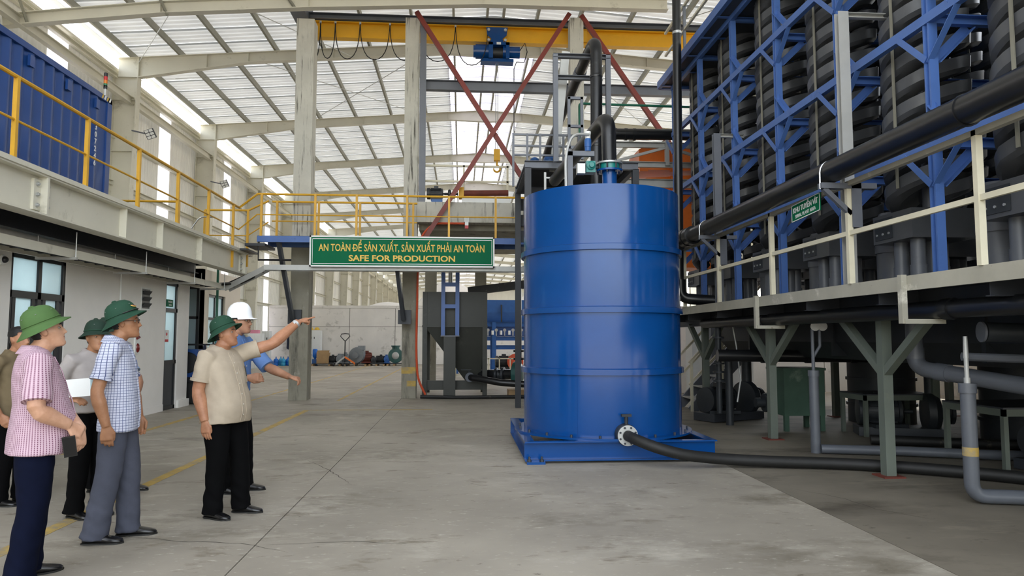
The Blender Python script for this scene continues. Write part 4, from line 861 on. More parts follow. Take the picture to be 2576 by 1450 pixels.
for i, (x, r_, m_, lb) in enumerate(((-6.75, .2, 'motor_dark', 'dark round gearmotor beside the carton'), (-6.3, .22, 'motor_grey', 'grey electric motor standing on end of the pallet'), (-5.85, .25, 'motor_grey', 'pale pump casing between motor and pallet truck'), (-3.85, .17, 'motor_dark', 'small black motor on the third pallet'), (-3.3, .2, 'motor_dark', 'second black motor on the third pallet'), (-2.9, .2, 'motor_blue', 'small blue motor on the third pallet'))):
    e = empty('spare_motor', (x, 39.2, .13), lb, 'motor'); motor(e, (x, 39.2, .13 + r_*1.1), (.3, -1, 0) if i % 2 else (1, -.2, 0), r_, r_*2.2, m_)
e = empty('blower', (-5.0, 39.2, .13), 'grey-blue centrifugal blower casing on a pallet', 'blower')
MB().lathe([(.1, 0), (.42, .02), (.45, .2), (.42, .36), (.2, .38)], (-5.05, 39.0, .58), (.25, 1, 0), 24).lathe([(.12, 0), (.18, 0), (.18, .08), (.12, .08)], (-5.07, 38.98, .58), (-.25, -1, 0), 20).build('casing', 'motor_grey', e)
MB().bx(-4.95, -4.6, 39.0, 39.4, .85, 1.1).build('outlet', 'motor_grey', e); motor(e, (-4.5, 39.4, .45), (1, .3, 0), .28, .6, 'rust')
e = empty('round_pump', (-2.3, 39.2, .13), 'teal round pump casing with flange on top', 'pump')
MB().lathe([(.1, 0), (.4, .03), (.42, .15), (.4, .3), (.1, .34)], (-2.25, 39.0, .55), (0, 1, 0), 26).build('casing', 'teal_dark', e); MB().lathe([(.2, 0), (.2, .1), (.26, .12), (.26, .18)], (-2.25, 39.15, .93), n=18).build('flange', 'teal_dark', e)
MB().lathe([(.05, 0), (.16, .02), (.2, .05)], (-2.25, 38.96, .55), (0, 1, 0), 18).build('hub', 'grey_steel_light', e)
e = empty('pallet_truck', (-5.85, 38.6, 0), 'hand pallet truck with heart shaped handle and orange forks', 'pallet truck')
MB().cyl((-5.8, 38.6, .2), (-5.78, 38.55, 1.35), .03, 8).build('tiller', 'black_frame', e)
hh = []
for k in range(21):
    t = 2*PI*k/20; hh.append((-5.78 + .24*math.sin(t)*(1 if abs(math.sin(t)) > 0 else 1), 38.55, 1.62 - .22*math.cos(t)*(-1) - .02 + (.0 if math.cos(t) < 0 else -.0)))
hh = [(-5.78, 38.55, 1.35), (-5.9, 38.55, 1.47), (-6.03, 38.55, 1.62), (-5.98, 38.55, 1.74), (-5.78, 38.55, 1.76), (-5.58, 38.55, 1.74), (-5.53, 38.55, 1.62), (-5.66, 38.55, 1.47), (-5.78, 38.55, 1.35)]
MB().tube(hh, .022, 8).build('handle', 'black_frame', e)
for x, mm in ((-6.05, 'grey_steel_light'), (-5.5, 'orange')): MB().bar((-5.8, 38.6, .5), (x - .2 if x < -5.8 else x + .3, 38.5, .12), .08).build('fork_arm', mm, e)
for x in (-6.4, -5.9, -5.7, -5.2): MB().cyl((x, 38.45, .09), (x + .08, 38.45, .09), .09, 12).build('wheel', 'black_frame', e)
# blue machine in the gap between the offices
e = empty('air_compressor', (-6.3, 16.8, 0), 'dark blue wheeled machine with a round fan between the office blocks', 'machine')
MB().bx(-7.0, -6.0, 16.45, 17.1, .62, 1.25).build('body', 'container_blue', e)
MB().lathe([(.05, 0), (.22, .0), (.24, .02), (.24, .05)], (-6.22, 16.4, .95), (0, 1, 0), 22).build('fan', 'black_frame', e)
MB().bx(-7.0, -5.85, 16.45, 17.1, .5, .62).build('chassis', 'black_frame', e)
for x in (-6.7, -6.1): MB().lathe([(.1, 0), (.26, 0), (.28, .03), (.28, .13), (.26, .16), (.1, .16)], (x, 16.5, .28), (0, 1, 0), 22).build('wheel', 'black_rubber', e)
MB().tube([(-7.0, 16.5, 1.25), (-7.0, 16.5, 1.36), (-5.6, 16.5, 1.36)], .02, 8).build('hand_rail', 'black_frame', e)
e = empty('hanging_gloves', (-5.75, 16.5, 1.1), 'black gloves hung on the rail of the blue machine', 'gloves')
for x in (-5.86, -5.72): MB().tube([(x, 16.47, 1.35), (x, 16.47, 1.2), (x + .01, 16.47, 1.08)], [.03, .05, .03], 8).build('glove', 'cloth_dark', e)
# first-aid like shelf with pink box by the steel column
e = empty('white_cupboard', (-10.2, 35.8, 0), 'white cupboard with a pink box standing by a steel column', 'cupboard')
MB().bx(-10.6, -9.9, 35.6, 36.0, 0, 1.75).build('body', 'white_paint', e); MB().bx(-10.56, -10.27, 35.58, 35.6, .05, 1.7).build('door', 'white_paint', e); MB().bx(-10.23, -9.94, 35.58, 35.6, .05, 1.7).build('door', 'white_paint', e)
MB().bx(-10.5, -10.1, 35.62, 35.95, 1.75, 1.92).build('box', 'pink', e)

for o in [q for q in bpy.data.objects if q.parent is None and 38 < q.location.y < 39.8 and q.location.x > -7.7 and q.name.split('.')[0] in ('pallet', 'carton', 'spare_motor', 'blower', 'round_pump', 'pallet_truck')]: o.location.x = -8 + (o.location.x + 8) * .76
# ================= spiral plant on its platform =================
def spiral_mb(r=.45, z0=2.95, z1=7.05, pitch=.8, ph=0.0):
    prof = [(.11, .08), (.19, .015), (.3, -.035), (.4, -.01), (r - .008, .035), (r, .16), (r - .03, .165), (r - .035, .06), (.38, .02), (.3, 0), (.2, .045)]
    m = MB(); seg = 30; n = int((z1 - z0) / pitch * seg); k = len(prof)
    for i in range(n + 1):
        a = ph + 2*PI*i/seg; z = z0 + pitch*i/seg; rr = .012 if i % 9 == 4 else 0
        for j, (q, b) in enumerate(prof): m.v.append(V(((q + (rr if j in (4, 5) else 0)) * math.cos(a), (q + (rr if j in (4, 5) else 0)) * math.sin(a), z + b)))
    for i in range(n):
        for j in range(k): m.f.append((i*k + j, i*k + (j+1) % k, (i+1)*k + (j+1) % k, (i+1)*k + j))
    m.f.append(tuple(range(k))); m.f.append(tuple(n*k + j for j in range(k)))
    return m
sp = empty('spiral_separator', (0, 0, 0))
spm = [spiral_mb(ph=p).mesh('spiral_trough', (0, 0, 0), 'spiral_black', 30) for p in (0, 2*PI/3, 4*PI/3)]
for me in spm: o = bpy.data.objects.new('spiral_trough', me); COL.objects.link(o); o.parent = sp
MB().cyl((0, 0, 2.1), (0, 0, 7.3), .075, 14).build('centre_column', 'grey_pvc', sp)
MB().lathe([(.42, 7.0), (.44, 7.12), (.3, 7.16), (.15, 7.3), (.1, 7.32)], n=22).build('feed_box', 'spiral_black', sp)
MB().tube(rpath([(-.2, -.1, 7.15), (-.2, -.1, 7.55), (.1, -.1, 7.6), (.3, -.1, 7.6)], .12), .07, 12).build('feed_pipe', 'grey_pvc', sp)
MB().box((-.452, -.12, 5.1), (.012, .04, 3.9)).build('tie_strap', 'purlin', sp)
MB().bx(-.46, .3, -.35, .35, 2.58, 2.9).build('outlet_box', 'spiral_black', sp)
MB().bx(-.47, -.46, -.02, .3, 2.62, 2.86).build('splitter_plate', 'motor_dark', sp)
for i in range(2):
    for j in range(3): MB().lathe([(.014, 0), (.014, .01)], (-.47, .04 + .11*j, 2.68 + .11*i), (-1, 0, 0), 6).build('bolt', 'zinc', sp)
for x, y in ((-.3, -.2), (-.28, .12), (.1, .0)):
    MB().tube([(x, y, 2.6), (x, y, 2.3), (x, y, 2.3), (x, y, 2.0)], [.075, .075, .085, .085], 14).build('outlet_pipe', 'grey_pvc', sp)
ORD = ['first', 'second', 'third', 'fourth', 'fifth', 'sixth', 'seventh']
SPY = [14.05, 12.4, 10.74, 9.05, 7.37, 5.7, 4.0]
for i, y in enumerate(SPY):
    kw = dict(label='dark spiral separator column behind the blue posts, %s counted from the tall standpipe' % ORD[i], cat='separator', group='spiral separators, row behind the blue posts')
    if i == 0: sp.location = (5.25, y, 0); tag(sp, **kw)
    else: dup(sp, (5.25, y, 0), **kw)
for y in SPY + [2.3]:
    dup(sp, (6.75, y, 0), label='dark spiral separator column in the shaded second row', cat='separator', group='spiral separators, shaded second row')
    dup(sp, (8.1, y + .8, 0), label='dark spiral separator column in the hindmost row', cat='separator', group='spiral separators, hindmost row')
for i, y in enumerate((13.2, 11.6, 9.9, 8.2, 6.5)):
    e = empty('drop_pipe', (5.35, y, 2.05), 'wide grey vertical drop pipe between two spirals, %s counted from the tall standpipe' % ORD[i], 'pipe', group='drop pipes between the spirals')
    MB().lathe([(.2, 2.05), (.2, 2.95), (.16, 3.05)], (5.35, y, 0), n=20).build('pipe_body', 'grey_pvc', e); MB().lathe([(.2, 2.55), (.215, 2.55), (.215, 2.65), (.2, 2.65)], (5.35, y, 0), n=20, cap=False).build('collar', 'grey_pvc', e)
# blue frame
bf = empty('blue_frame', (4.65, 9.7, 2.05), 'blue steel support frame of posts, beams and knee braces around the spirals', 'frame')
PY = [4.77, 6.42, 8.07, 9.72, 11.37, 13.02, 14.67]; LV = [3.43, 4.68, 5.97, 7.02]; PX = 4.65
for y in PY:
    MB().ib((PX, y, 2.06), (PX, y, 7.02), .09, .09, up=(0, 1, 0), tf=.022, tw=.03).build('post', 'blue_steel', bf)
    MB().ib((7.3, y, 2.06), (7.3, y, 7.02), .11, .11, up=(0, 1, 0), tf=.03, tw=.03).build('post', 'blue_steel', bf)
    for z in LV:
        MB().ch((PX, y, z), (7.3, y, z), .07, .1).build('cross_beam', 'blue_steel', bf)
        if z < 7: MB().ang((PX + .04, y, z - .42), (PX + .42, y, z - .05), .09).build('knee_brace', 'blue_steel', bf)
for z in LV:
    MB().ch((PX - .02, 3.6, z), (PX - .02, 14.75, z), .07, .1).build('long_beam', 'blue_steel', bf)
    MB().ch((7.3, 3.6, z), (7.3, 14.75, z), .07, .1).build('long_beam', 'blue_steel', bf)
    for y in PY:
        for s_ in (-1, 1):
            if z < 7: MB().ang((PX - .03, y, z - .42), (PX - .03, y + s_*.42, z - .03), .065).build('knee_brace', 'blue_steel', bf)
            if z < 7 and s_ < 0: MB().ang((PX - .03, y, z + .4), (PX - .03, y + s_*.36, z + .03), .06).build('knee_brace', 'blue_steel', bf)
MB().bx(4.35, 9.0, -4, 14.85, 7.06, 7.09).build('roof_deck', 'dark_steel', bf)
for y in PY + [5.6, 7.25, 8.9, 10.55, 12.2, 13.85]: MB().ch((4.38, y, 7.1), (7.6, y, 7.1), .07, .12).build('roof_joist', 'blue_steel', bf)
MB().ch((4.38, 3.6, 7.13), (4.38, 14.9, 7.13), .08, .16).build('roof_edge', 'blue_steel', bf)
MB().ch((4.38, 14.9, 7.13), (7.6, 14.9, 7.13), .08, .16).build('roof_edge', 'blue_steel', bf)
for y in (13.3, 11.0, 8.6): MB().bar((4.45, y, 7.2), (4.45, y, 8.2), .05).build('roof_post', 'grey_steel', bf)
for z in (8.2, 7.7): MB().bar((4.45, 14.6, z), (4.45, 5, z), .045).build('roof_rail', 'cream_rail', bf)
# platform
pt = empty('platform', (6.5, 8, 0), 'raised steel platform with rusty pale edge channel carrying the spirals', 'platform')
MB().bx(4.22, 12.4, -4, 14.9, 2.0, 2.06).build('deck', 'dark_steel', pt)
MB().bar((4.2, -4, 2.02), (4.2, 12.95, 2.02), .02, .14).bar((4.24, -4, 2.085), (4.24, 12.95, 2.085), .08, .012).build('edge_channel', 'deck_edge', pt)
MB().ch((4.2, 12.95, 2.02), (9.6, 12.95, 2.02), .06, .14).build('edge_channel', 'deck_edge', pt)
for x in (4.68, 7.2, 9.5): MB().ib((x, 3, 1.87), (x, 14.9, 1.87), .16, .26).build('main_beam', 'dark_steel', pt)
for k in range(8): y = 3.8 + 1.5*k; MB().ib((4.25, y, 1.92), (9.6, y, 1.92), .1, .16).build('joist', 'dark_steel', pt)
for x in (4.65, 7.2, 9.5):
    for y in (4.55, 7.38, 10.2, 13.02):
        mm = 'leg_green'
        MB().bx(x - .055, x + .055, y - .055, y + .055, .015, 1.75).build('leg', mm, pt)
        MB().bx(x - .12, x + .12, y - .12, y + .12, 0, .015).build('foot_plate', 'rust', pt)
        for s_ in (-1, 1): MB().bar((x, y + s_*.03, 1.13), (x, y + s_*.85, 1.76), .09, .08).build('brace', mm, pt)
for y in (9.55, 6.28):
    MB().bar((4.16, y, 1.64), (4.16, y, 2.1), .055, .06, up=(0, 1, 0)).build('pipe_hanger', 'deck_edge', pt)
    MB().bar((4.15, y - .02, 1.66), (4.55, y - .02, 1.66), .05, .045).build('hanger_arm', 'deck_edge', pt)
rl = empty('platform_railing', (4.2, 8, 2.09), 'cream painted railing along the edge of the spiral platform', 'railing')
for y in (3.4, 5.3, 7.2, 9.1, 11.05, 12.8): MB().bar((4.2, y, 2.09), (4.2, y, 3.2), .06, .05, up=(0, 1, 0)).build('post', 'cream_rail', rl)
MB().bar((4.2, 3, 2.64), (4.2, 12.9, 2.64), .035, .05).build('mid_rail', 'cream_rail', rl)
MB().bar((4.2, 3, 3.18), (4.2, 12.9, 3.18), .06, .05).build('top_rail', 'deck_edge', rl)
# main pipe on brackets
mp = empty('slurry_main', (4.0, 8, 3.2), 'long glossy black main pipe carried on the platform railing', 'pipe')
MB().cyl((4.02, 3, 3.33), (4.02, 12.3, 3.3), .125, 24).build('pipe_run', 'black_pipe', mp)
MB().tube([(4.02, 11.75, 3.3), (4.02, 11.95, 3.3)], .16, 24).build('coupling', 'black_pipe', mp); MB().tube([(4.02, 12.0, 3.3), (4.02, 12.2, 3.3)], .165, 24).build('coupling', 'black_pipe', mp)
MB().tube([(4.02, 5.15, 3.32), (4.02, 5.17, 3.32)], .135, 24).build('weld_ring', 'black_pipe', mp)
MB().tube(rpath([(4.02, 12.3, 3.3), (4.0, 12.6, 3.2), (3.6, 12.9, 2.9)], .2), .125, 20).build('elbow', 'black_pipe', mp)
for y in (11.05, 7.2):
    MB().bar((3.88, y, 3.155), (4.5, y, 3.155), .09, .06).bar((4.22, y, 2.85), (3.92, y, 3.13), .05).build('bracket', 'grey_steel', mp)
    MB().ch((4.27, y, 2.7), (4.27, y, 3.2), .11, .09, up=(0, 1, 0)).build('bracket_post', 'grey_steel', mp)
    ub = [(4.02 + .135*math.cos(R(a)), y, 3.3 + .135*math.sin(R(a))) for a in range(0, 181, 20)]
    MB().tube([(4.155, y, 3.12)] + ub + [(3.885, y, 3.12)], .01, 6).build('u_bolt', 'chrome', mp)
for y, zt, xa in ((11.36, 4.98, 4.8), (7.42, 5.22, 4.9)):
    e = empty('stand_post', (4.32, y, 3.2), 'grey channel post with a short arm, standing up from the pipe bracket' if y > 9 else 'tall pale grey channel post with an arm to the blue frame', 'post')
    MB().ch((4.32, y, 2.1), (4.32, y, zt), .12, .09, up=(0, 1, 0)).build('upright', 'grey_steel_light' if y < 9 else 'grey_steel', e); MB().ch((4.32, y, zt - .03), (xa, y, zt - .03), .06, .06).build('arm', 'grey_steel_light', e)
st = empty('standpipe', (4.08, 12.75, 2.2), 'tall slim black standpipe rising past the roof steel', 'pipe')
MB().cyl((4.08, 12.75, 2.2), (4.13, 12.75, 10.2), .082, 18).build('pipe_run', 'black_pipe', st)
MB().tube([(4.115, 12.75, 7.35), (4.115, 12.75, 7.4)], .09, 14).build('strap', 'chrome', st)
MB().tube(rpath([(4.1, 12.75, 2.6), (4.1, 12.75, 2.25), (4.7, 12.6, 2.2)], .2), .1, 14).build('elbow', 'black_pipe', st)
# plant sign
sg = empty('plant_sign', (4.14, 8.03, 2.95), 'small green sign with white lettering hung on the platform railing', 'sign')
rt = (R(90), R(-3), R(-90)); ey = V((0, -1, .05)).normalized()
MB().prism([(0, 0), (.69, 0), (.69, .21), (0, .21)], (4.14, 8.38, 2.95), ey, (0, 0, 1), (.012, 0, 0)).build('sign_board', 'sign_green', sg)
for a in ((0, .69, 0, .01), (0, .69, .2, .21), (0, .01, 0, .21), (.68, .69, 0, .21)): MB().prism([(a[0], a[2]), (a[1], a[2]), (a[1], a[3]), (a[0], a[3])], (4.139, 8.38, 2.95), ey, (0, 0, 1), (-.003, 0, 0)).build('sign_border', 'sign_white', sg)
text('lettering', 'KHU TUYỂN VÍT', 'sign_white', sg, (4.136, 8.035, 3.098), .092, rt, width=.6, depth=.002, bold=.002)
text('lettering', 'SPIRAL PLANT AREA', 'sign_white', sg, (4.136, 8.035, 3.018), .062, rt, width=.5, depth=.002)
for y in (8.3, 7.78): MB().cyl((4.15, y, 3.16), (4.18, y, 3.19), .006, 5).build('hanger_wire', 'zinc', sg)

# ---- under the platform ----
e = empty('edge_pipe', (4.45, 8, 1.7), 'black pipe running below the platform edge', 'pipe')
MB().cyl((4.45, 3, 1.77), (4.45, 12.5, 1.77), .085, 16).build('pipe_run', 'black_pipe', e)
for y in (10.0, 6.1): MB().tube([(4.45, y, 1.77), (4.45, y - .12, 1.77)], .1, 16).build('coupling', 'black_pipe', e)
e = empty('manifold_pipe', (5.5, 10.6, 1.3), 'horizontal dark pipe with couplings under the platform', 'pipe')
MB().cyl((4.2, 11.2, 1.22), (9.0, 10.6, 1.2), .1, 16).build('pipe_run', 'black_pipe', e)
for x in (4.9, 5.6, 6.3): MB().cyl((x, 11.2 - (x - 4.2)*.125, 1.216), (x + .1, 11.19 - (x - 4.2)*.125, 1.216), .118, 16).build('coupling', 'black_pipe', e)
for x, y, lb in ((4.66, 8.96, 'capped grey drain pipe with forked top beside the platform leg'),):
    e = empty('drain_riser', (x, y, 0), lb, 'pipe')
    MB().tube([(x, y, .0), (x, y, 1.0), (x, y, 1.0), (x, y, 1.08)], [.062, .062, .072, .072], 18).build('riser', 'grey_pvc', e)
    MB().cyl((x, y, 1.08), (x, y, 1.62), .022, 10).tube([(x, y, 1.25), (x + .1, y, 1.4), (x + .1, y, 1.62)], .02, 10).build('fork', 'grey_pvc', e)
    for dx in (.0, .1): MB().lathe([(.06, 0), (.06, .02)], (x + dx + .03, y - .02, 1.66), (-.3, -1, 0), 16).build('end_disc', 'grey_steel_light', e)
x, y = 4.65, 6.13
e = empty('drain_riser', (x, y, 0), 'stout grey drain pipe with yellow paint spot and elbow along the floor', 'pipe')
MB().tube(rpath([(x + 1.5, y - .35, .07), (x, y, .07), (x, y, 1.0)], .12, 6) + [V((x, y, 1.0)), V((x, y, 1.09))], [.064] * 9 + [.075, .075], 18).build('riser', 'grey_pvc', e)
MB().tube([(x, y, 1.09), (x, y, 1.14), (x, y, 1.14), (x, y, 1.32), (x, y, 1.32), (x, y, 1.52)], [.028, .028, .02, .02, .024, .018], 12).build('neck', 'grey_steel_light', e)
MB().lathe([(.065, .43), (.0655, .44), (.0655, .5), (.065, .51)], (x, y, 0), n=18, cap=False).build('paint_mark', 'line_yellow', e)
e = empty('drum_filter', (5.4, 6.0, 1.5), 'dark horizontal drum hanging beneath the platform', 'drum')
MB().cyl((4.82, 6.1, 1.56), (6.6, 5.6, 1.5), .09, 18).build('drum', 'motor_dark', e); MB().lathe([(.095, 0), (.095, .02)], (4.81, 6.11, 1.56), (-1, .25, 0), 18).build('end_plate', 'grey_steel', e); MB().cyl((4.7, 6.25, 1.33), (5.5, 6.0, 1.3), .04, 10).build('tie_rod', 'grey_pvc', e)
e = empty('waste_pipe', (4.95, 7.2, 1.1), 'wide grey plastic waste pipe dropping from the deck and turning outwards', 'pipe')
MB().tube(rpath([(4.95, 7.3, 1.95), (4.95, 7.3, 1.18), (5.35, 5.9, 1.02), (5.75, 4.4, .86)], .16, 7), .085, 20).build('pipe_run', 'grey_pvc', e)
MB().tube([(4.95, 7.3, 1.28), (4.95, 7.3, 1.4)], .094, 20).build('coupling', 'grey_pvc', e); MB().tube([(5.02, 7.06, 1.152), (5.06, 6.92, 1.136)], .094, 20).build('coupling', 'grey_pvc', e)
MB().tube([(5.8, 9.6, .07), (6.8, 9.2, .07), (8.5, 8.6, .07)], .07, 12).build('floor_pipe', 'black_rubber', label='dark pipe lying on the floor beyond the grey drain riser', cat='pipe')
MB().tube([(4.7, 8.9, .06), (5.6, 8.6, .07), (6.6, 8.2, .07), (8.5, 7.8, .07)], .06, 12).build('floor_pipe', 'grey_pvc', label='grey pipe on the floor leading away from the forked drain riser', cat='pipe')
def pump(x, y, rz, s, lb, m='motor_dark'):
    e = empty('slurry_pump', (x, y, 0), lb, 'pump'); ax = V((math.cos(rz), math.sin(rz), 0)); c = V((x, y, .14*s + .2*s))
    motor(e, c, ax, .2*s, .55*s, m); q = c + ax * .5 * s
    MB().lathe([(.1*s, 0), (.26*s, .03*s), (.28*s, .12*s), (.22*s, .2*s), (.1*s, .22*s), (.1*s, .34*s), (.16*s, .34*s), (.16*s, .38*s)], q, ax, 22).build('volute', m, e)
    MB().cyl(q + ax*.12*s + V((0, 0, .2*s)), q + ax*.12*s + V((0, 0, .6*s)), .08*s, 12).build('discharge', m, e)
    b = c + ax*.2*s; MB().box((b.x, b.y, .07*s), (1.1*s, .45*s, .12*s), Matrix.Rotation(rz, 3, 'Z')).build('skid', 'dark_steel', e)
    return e
pump(4.75, 12.6, R(25), 1.15, 'dark slurry pump by the foot of the blue tank')
pump(6.55, 10.5, R(-20), 1.1, 'dark ribbed pump motor under a low steel stand')
pump(6.75, 7.55, R(10), 1.0, 'ribbed pump motor under the grey-green steel table')
def table(x0, x1, y0, y1, h, lb):
    e = empty('steel_table', ((x0+x1)/2, (y0+y1)/2, 0), lb, 'table')
    MB().bx(x0, x1, y0, y1, h - .02, h).build('top', 'dark_steel', e); MB().bx(x0, x1, y0, y0 + .04, h - .1, h - .02).bx(x0, x0 + .04, y0, y1, h - .1, h - .02).build('apron', 'leg_green', e)
    for x in (x0 + .03, x1 - .03):
        for y in (y0 + .03, y1 - .03): MB().bar((x, y, 0), (x, y, h - .02), .055).build('leg', 'leg_green', e)
table(6.15, 7.3, 10.3, 11.0, .65, 'low dark steel stand over a pump motor under the platform')
table(6.1, 7.6, 7.5, 8.5, .72, 'grey-green steel table beside the stout drain pipe')
e = empty('sump_tank', (5.56, 11.3, 0), 'dark green square steel sump tank on legs', 'tank')
MB().bx(5.22, 5.9, 11.0, 11.6, .25, 1.0).bx(5.2, 5.92, 10.98, 11.62, .98, 1.02).build('body', 'green_tank', e)
for x in (5.26, 5.86):
    for y in (11.04, 11.56): MB().bar((x, y, 0), (x, y, .3), .07).build('leg', 'green_tank', e)
MB().tube([(4.95, 11.5, .42), (5.1, 11.5, .42), (5.1, 11.5, .42), (5.22, 11.5, .42)], [.08, .08, .16, .16], 14).build('inlet', 'motor_dark', e)
e = empty('riser_valve', (4.66, 11.9, 0), 'dark vertical pipe with stacked flanges and a loop of cable', 'pipe')
MB().cyl((4.66, 11.9, 0), (4.66, 11.9, 1.15), .065, 14).cyl((4.5, 11.95, .2), (4.5, 11.95, 1.9), .05, 14).build('riser', 'motor_dark', e)
for z in (.75, .9, 1.05, 1.5): MB().lathe([(.1, 0), (.1, .03)], (4.5, 11.95, z), n=16).build('flange', 'motor_dark', e)
MB().tube([(4.72, 11.85, 1.75), (4.78, 11.85, 1.4), (4.85, 11.85, .8), (4.78, 11.85, .4)], .015, 8).build('cable', 'grey_steel_light', e)
# stairs beyond
sr = empty('steel_stair', (5.4, 14.6, 0), 'steel stair with cream handrails beyond the tank', 'stair')
for y in (14.2, 15.1): MB().bar((4.75, y, .0), (6.6, y, 1.9), .05, .2).build('stringer', 'grey_steel', sr)
for k in range(8): MB().bx(4.85 + .235*k, 5.12 + .235*k, 14.2, 15.1, .22 + .235*k, .245 + .235*k).build('tread', 'grey_steel_light', sr)
for y in (14.15, 15.15):
    for x in (4.75, 5.4, 6.05): MB().bar((x, y, (x - 4.75)*1.02), (x, y, (x - 4.75)*1.02 + 1.0), .05).build('post', 'cream_rail', sr)
    for dz in (1.0, .55): MB().bar((4.7, y, dz), (6.6, y, 1.94 + dz), .045).build('handrail', 'cream_rail', sr)
MB().bx(5.9, 7.5, 17.5, 18.0, 0, 2.0).build('control_cabinet', 'white_paint', label='pale control cabinet behind the stair', cat='cabinet')
bb = empty('concrete_block_wall', (8, 19, 0), 'bright concrete partition behind the platform', 'wall', kind='structure'); bb.name = 'wall_plant'
for x0 in (5.2, 7.7, 10.2): MB().bx(x0 + .01, x0 + 2.49, 19, 19.2, 0, 2.4).build('concrete_panel', 'concrete_wall', bb)

for x, lb in ((5.75, 'dark collecting launder hung under the deck below the front spirals'), (7.6, 'dark collecting launder hung under the deck below the back spirals')):
    e = empty('launder', (x, 6, 1.2), lb, 'launder')
    MB().prism([(-.42, .62), (-.42, .25), (-.2, 0), (.2, 0), (.42, .25), (.42, .62)], (x, -3.5, 1.2), (1, 0, 0), (0, 0, 1), (0, 17.5, 0)).build('trough', 'motor_dark', e)
    for k in range(6): MB().bx(x - .45, x + .45, -2 + 2.9*k, -1.94 + 2.9*k, 1.25, 1.85).build('stiffener', 'motor_dark', e)
for x, y, r_, h, lb in ((7.6, 12.2, .55, 1.1, 'dark round slurry tank at the back under the platform, with a flat lid'), (8.2, 9.6, .6, 1.15, 'wider dark round slurry tank at the back under the platform'), (8.4, 7.0, .5, 1.0, 'low dark round slurry tank behind the grey-green table')):
    e = empty('slurry_tank', (x, y, 0), lb, 'tank'); MB().lathe([(r_, 0), (r_, h), (r_ - .03, h + .02), (.1, h + .03)], (x, y, 0), n=28).build('shell', 'motor_dark', e)
    for z in (.3, .75): MB().lathe([(r_, z), (r_ + .03, z), (r_ + .03, z + .05), (r_, z + .05)], (x, y, 0), n=28, cap=False).build('hoop', 'motor_dark', e)
    MB().cyl((x, y, h), (x, y, 1.95), .09, 12).build('down_pipe', 'grey_pvc', e)
# ================= people =================
from mathutils import noise as mnoise
def plaid(name, base, line, s=.022, wd=.16, dots=False, rough=.85, R0=.17):
    m = mat(name, base, rough, 0, .05, 20, bump=.15, bscale=400, bdist=.001); nt = m.node_tree; N = nt.nodes; L = nt.links
    b = N['Principled BSDF']; old = b.inputs['Base Color'].links[0].from_socket
    tc = N.new('ShaderNodeTexCoord'); sx = N.new('ShaderNodeSeparateXYZ'); L.new(tc.outputs['Object'], sx.inputs[0])
    def M(op, a, bb=None):
        n = N.new('ShaderNodeMath'); n.operation = op
        for i, v_ in enumerate((a, bb)):
            if v_ is None: continue
            if isinstance(v_, (int, float)): n.inputs[i].default_value = v_
            else: L.new(v_, n.inputs[i])
        return n.outputs[0]
    u = M('MULTIPLY', M('ADD', M('ARCTAN2', sx.outputs[1], sx.outputs[0]), 8.0), R0)
    fu = M('LESS_THAN', M('FRACT', M('DIVIDE', u, s)), wd); fz = M('LESS_THAN', M('FRACT', M('DIVIDE', sx.outputs[2], s)), wd)
    k = M('MAXIMUM', M('MULTIPLY', fu, .35), M('MULTIPLY', fu, fz)) if dots else M('MAXIMUM', fu, fz)
    mx = N.new('ShaderNodeMix'); mx.data_type = 'RGBA'; L.new(k, mx.inputs[0]); L.new(old, mx.inputs[6]); mx.inputs[7].default_value = (*lin(line), 1)
    L.new(mx.outputs[2], b.inputs['Base Color']); return m
plaid('shirt_pink', '#c0a5b1', '#6e3f58', .0115, .42, dots=True)
plaid('shirt_check', '#c2c6d6', '#4a547c', .0195, .15)
mat('shirt_beige', '#ab9e8b', .85, 0, .05, 12, bump=.15, bscale=300, bdist=.001, spec=.2)
mat('shirt_blue', '#5f7dae', .85, 0, .06, 12, bump=.15, bscale=300, bdist=.001, spec=.2)
mat('shirt_grey', '#a09a97', .85, 0, .05, 12, bump=.15, bscale=300, bdist=.001, spec=.2)
mat('shirt_olive', '#6f624b', .85, 0, .06, 12, bump=.15, bscale=300, bdist=.001, spec=.2)
mat('shirt_paleblue', '#7d93ad', .85, 0, .05, 12)
mat('trouser_navy', '#0a0f22', .9, 0, .1, 12, spec=.1)
mat('trouser_grey', '#4c4f5b', .9, 0, .08, 14, spec=.15)
mat('trouser_black', '#070708', .9, 0, .1, 12, spec=.1)
mat('shoe_black', '#0c0c0d', .3, 0, .1, 5, coat=.3)
mat('helmet_light', '#41602f', .8, 0, .07, 14, bump=.2, bscale=350, bdist=.001)
mat('helmet_dark', '#0b3a26', .8, 0, .08, 14, bump=.2, bscale=350, bdist=.001)
mat('helmet_deep', '#092a1c', .8, 0, .08, 14)
mat('hat_white', '#eceef0', .25, 0, .02, 3, coat=.4)
mat('hair', '#0d0c0c', .6, 0, .2, 30, bump=.4, bscale=200, bdist=.002)
mat('eye_white', '#93897f', .3); mat('eye_dark', '#16100d', .2); mat('lip', '#8a4a40', .5, 0, .05)
mat('button', '#cfc9bb', .4); mat('strap_dark', '#1d1d1b', .5)
def skin(n, c, c2): return mat(n, c, .5, 0, .1, 9, col2=c2, bump=.12, bscale=160, bdist=.002, spots=[(c, 5, .5, .8)], spec=.4)
skin('skin_a', '#b88a6d', '#cfa389'); skin('skin_b', '#946648', '#b08160'); skin('skin_c', '#9a6a4e', '#b88667'); skin('skin_d', '#96694e', '#ad8167')

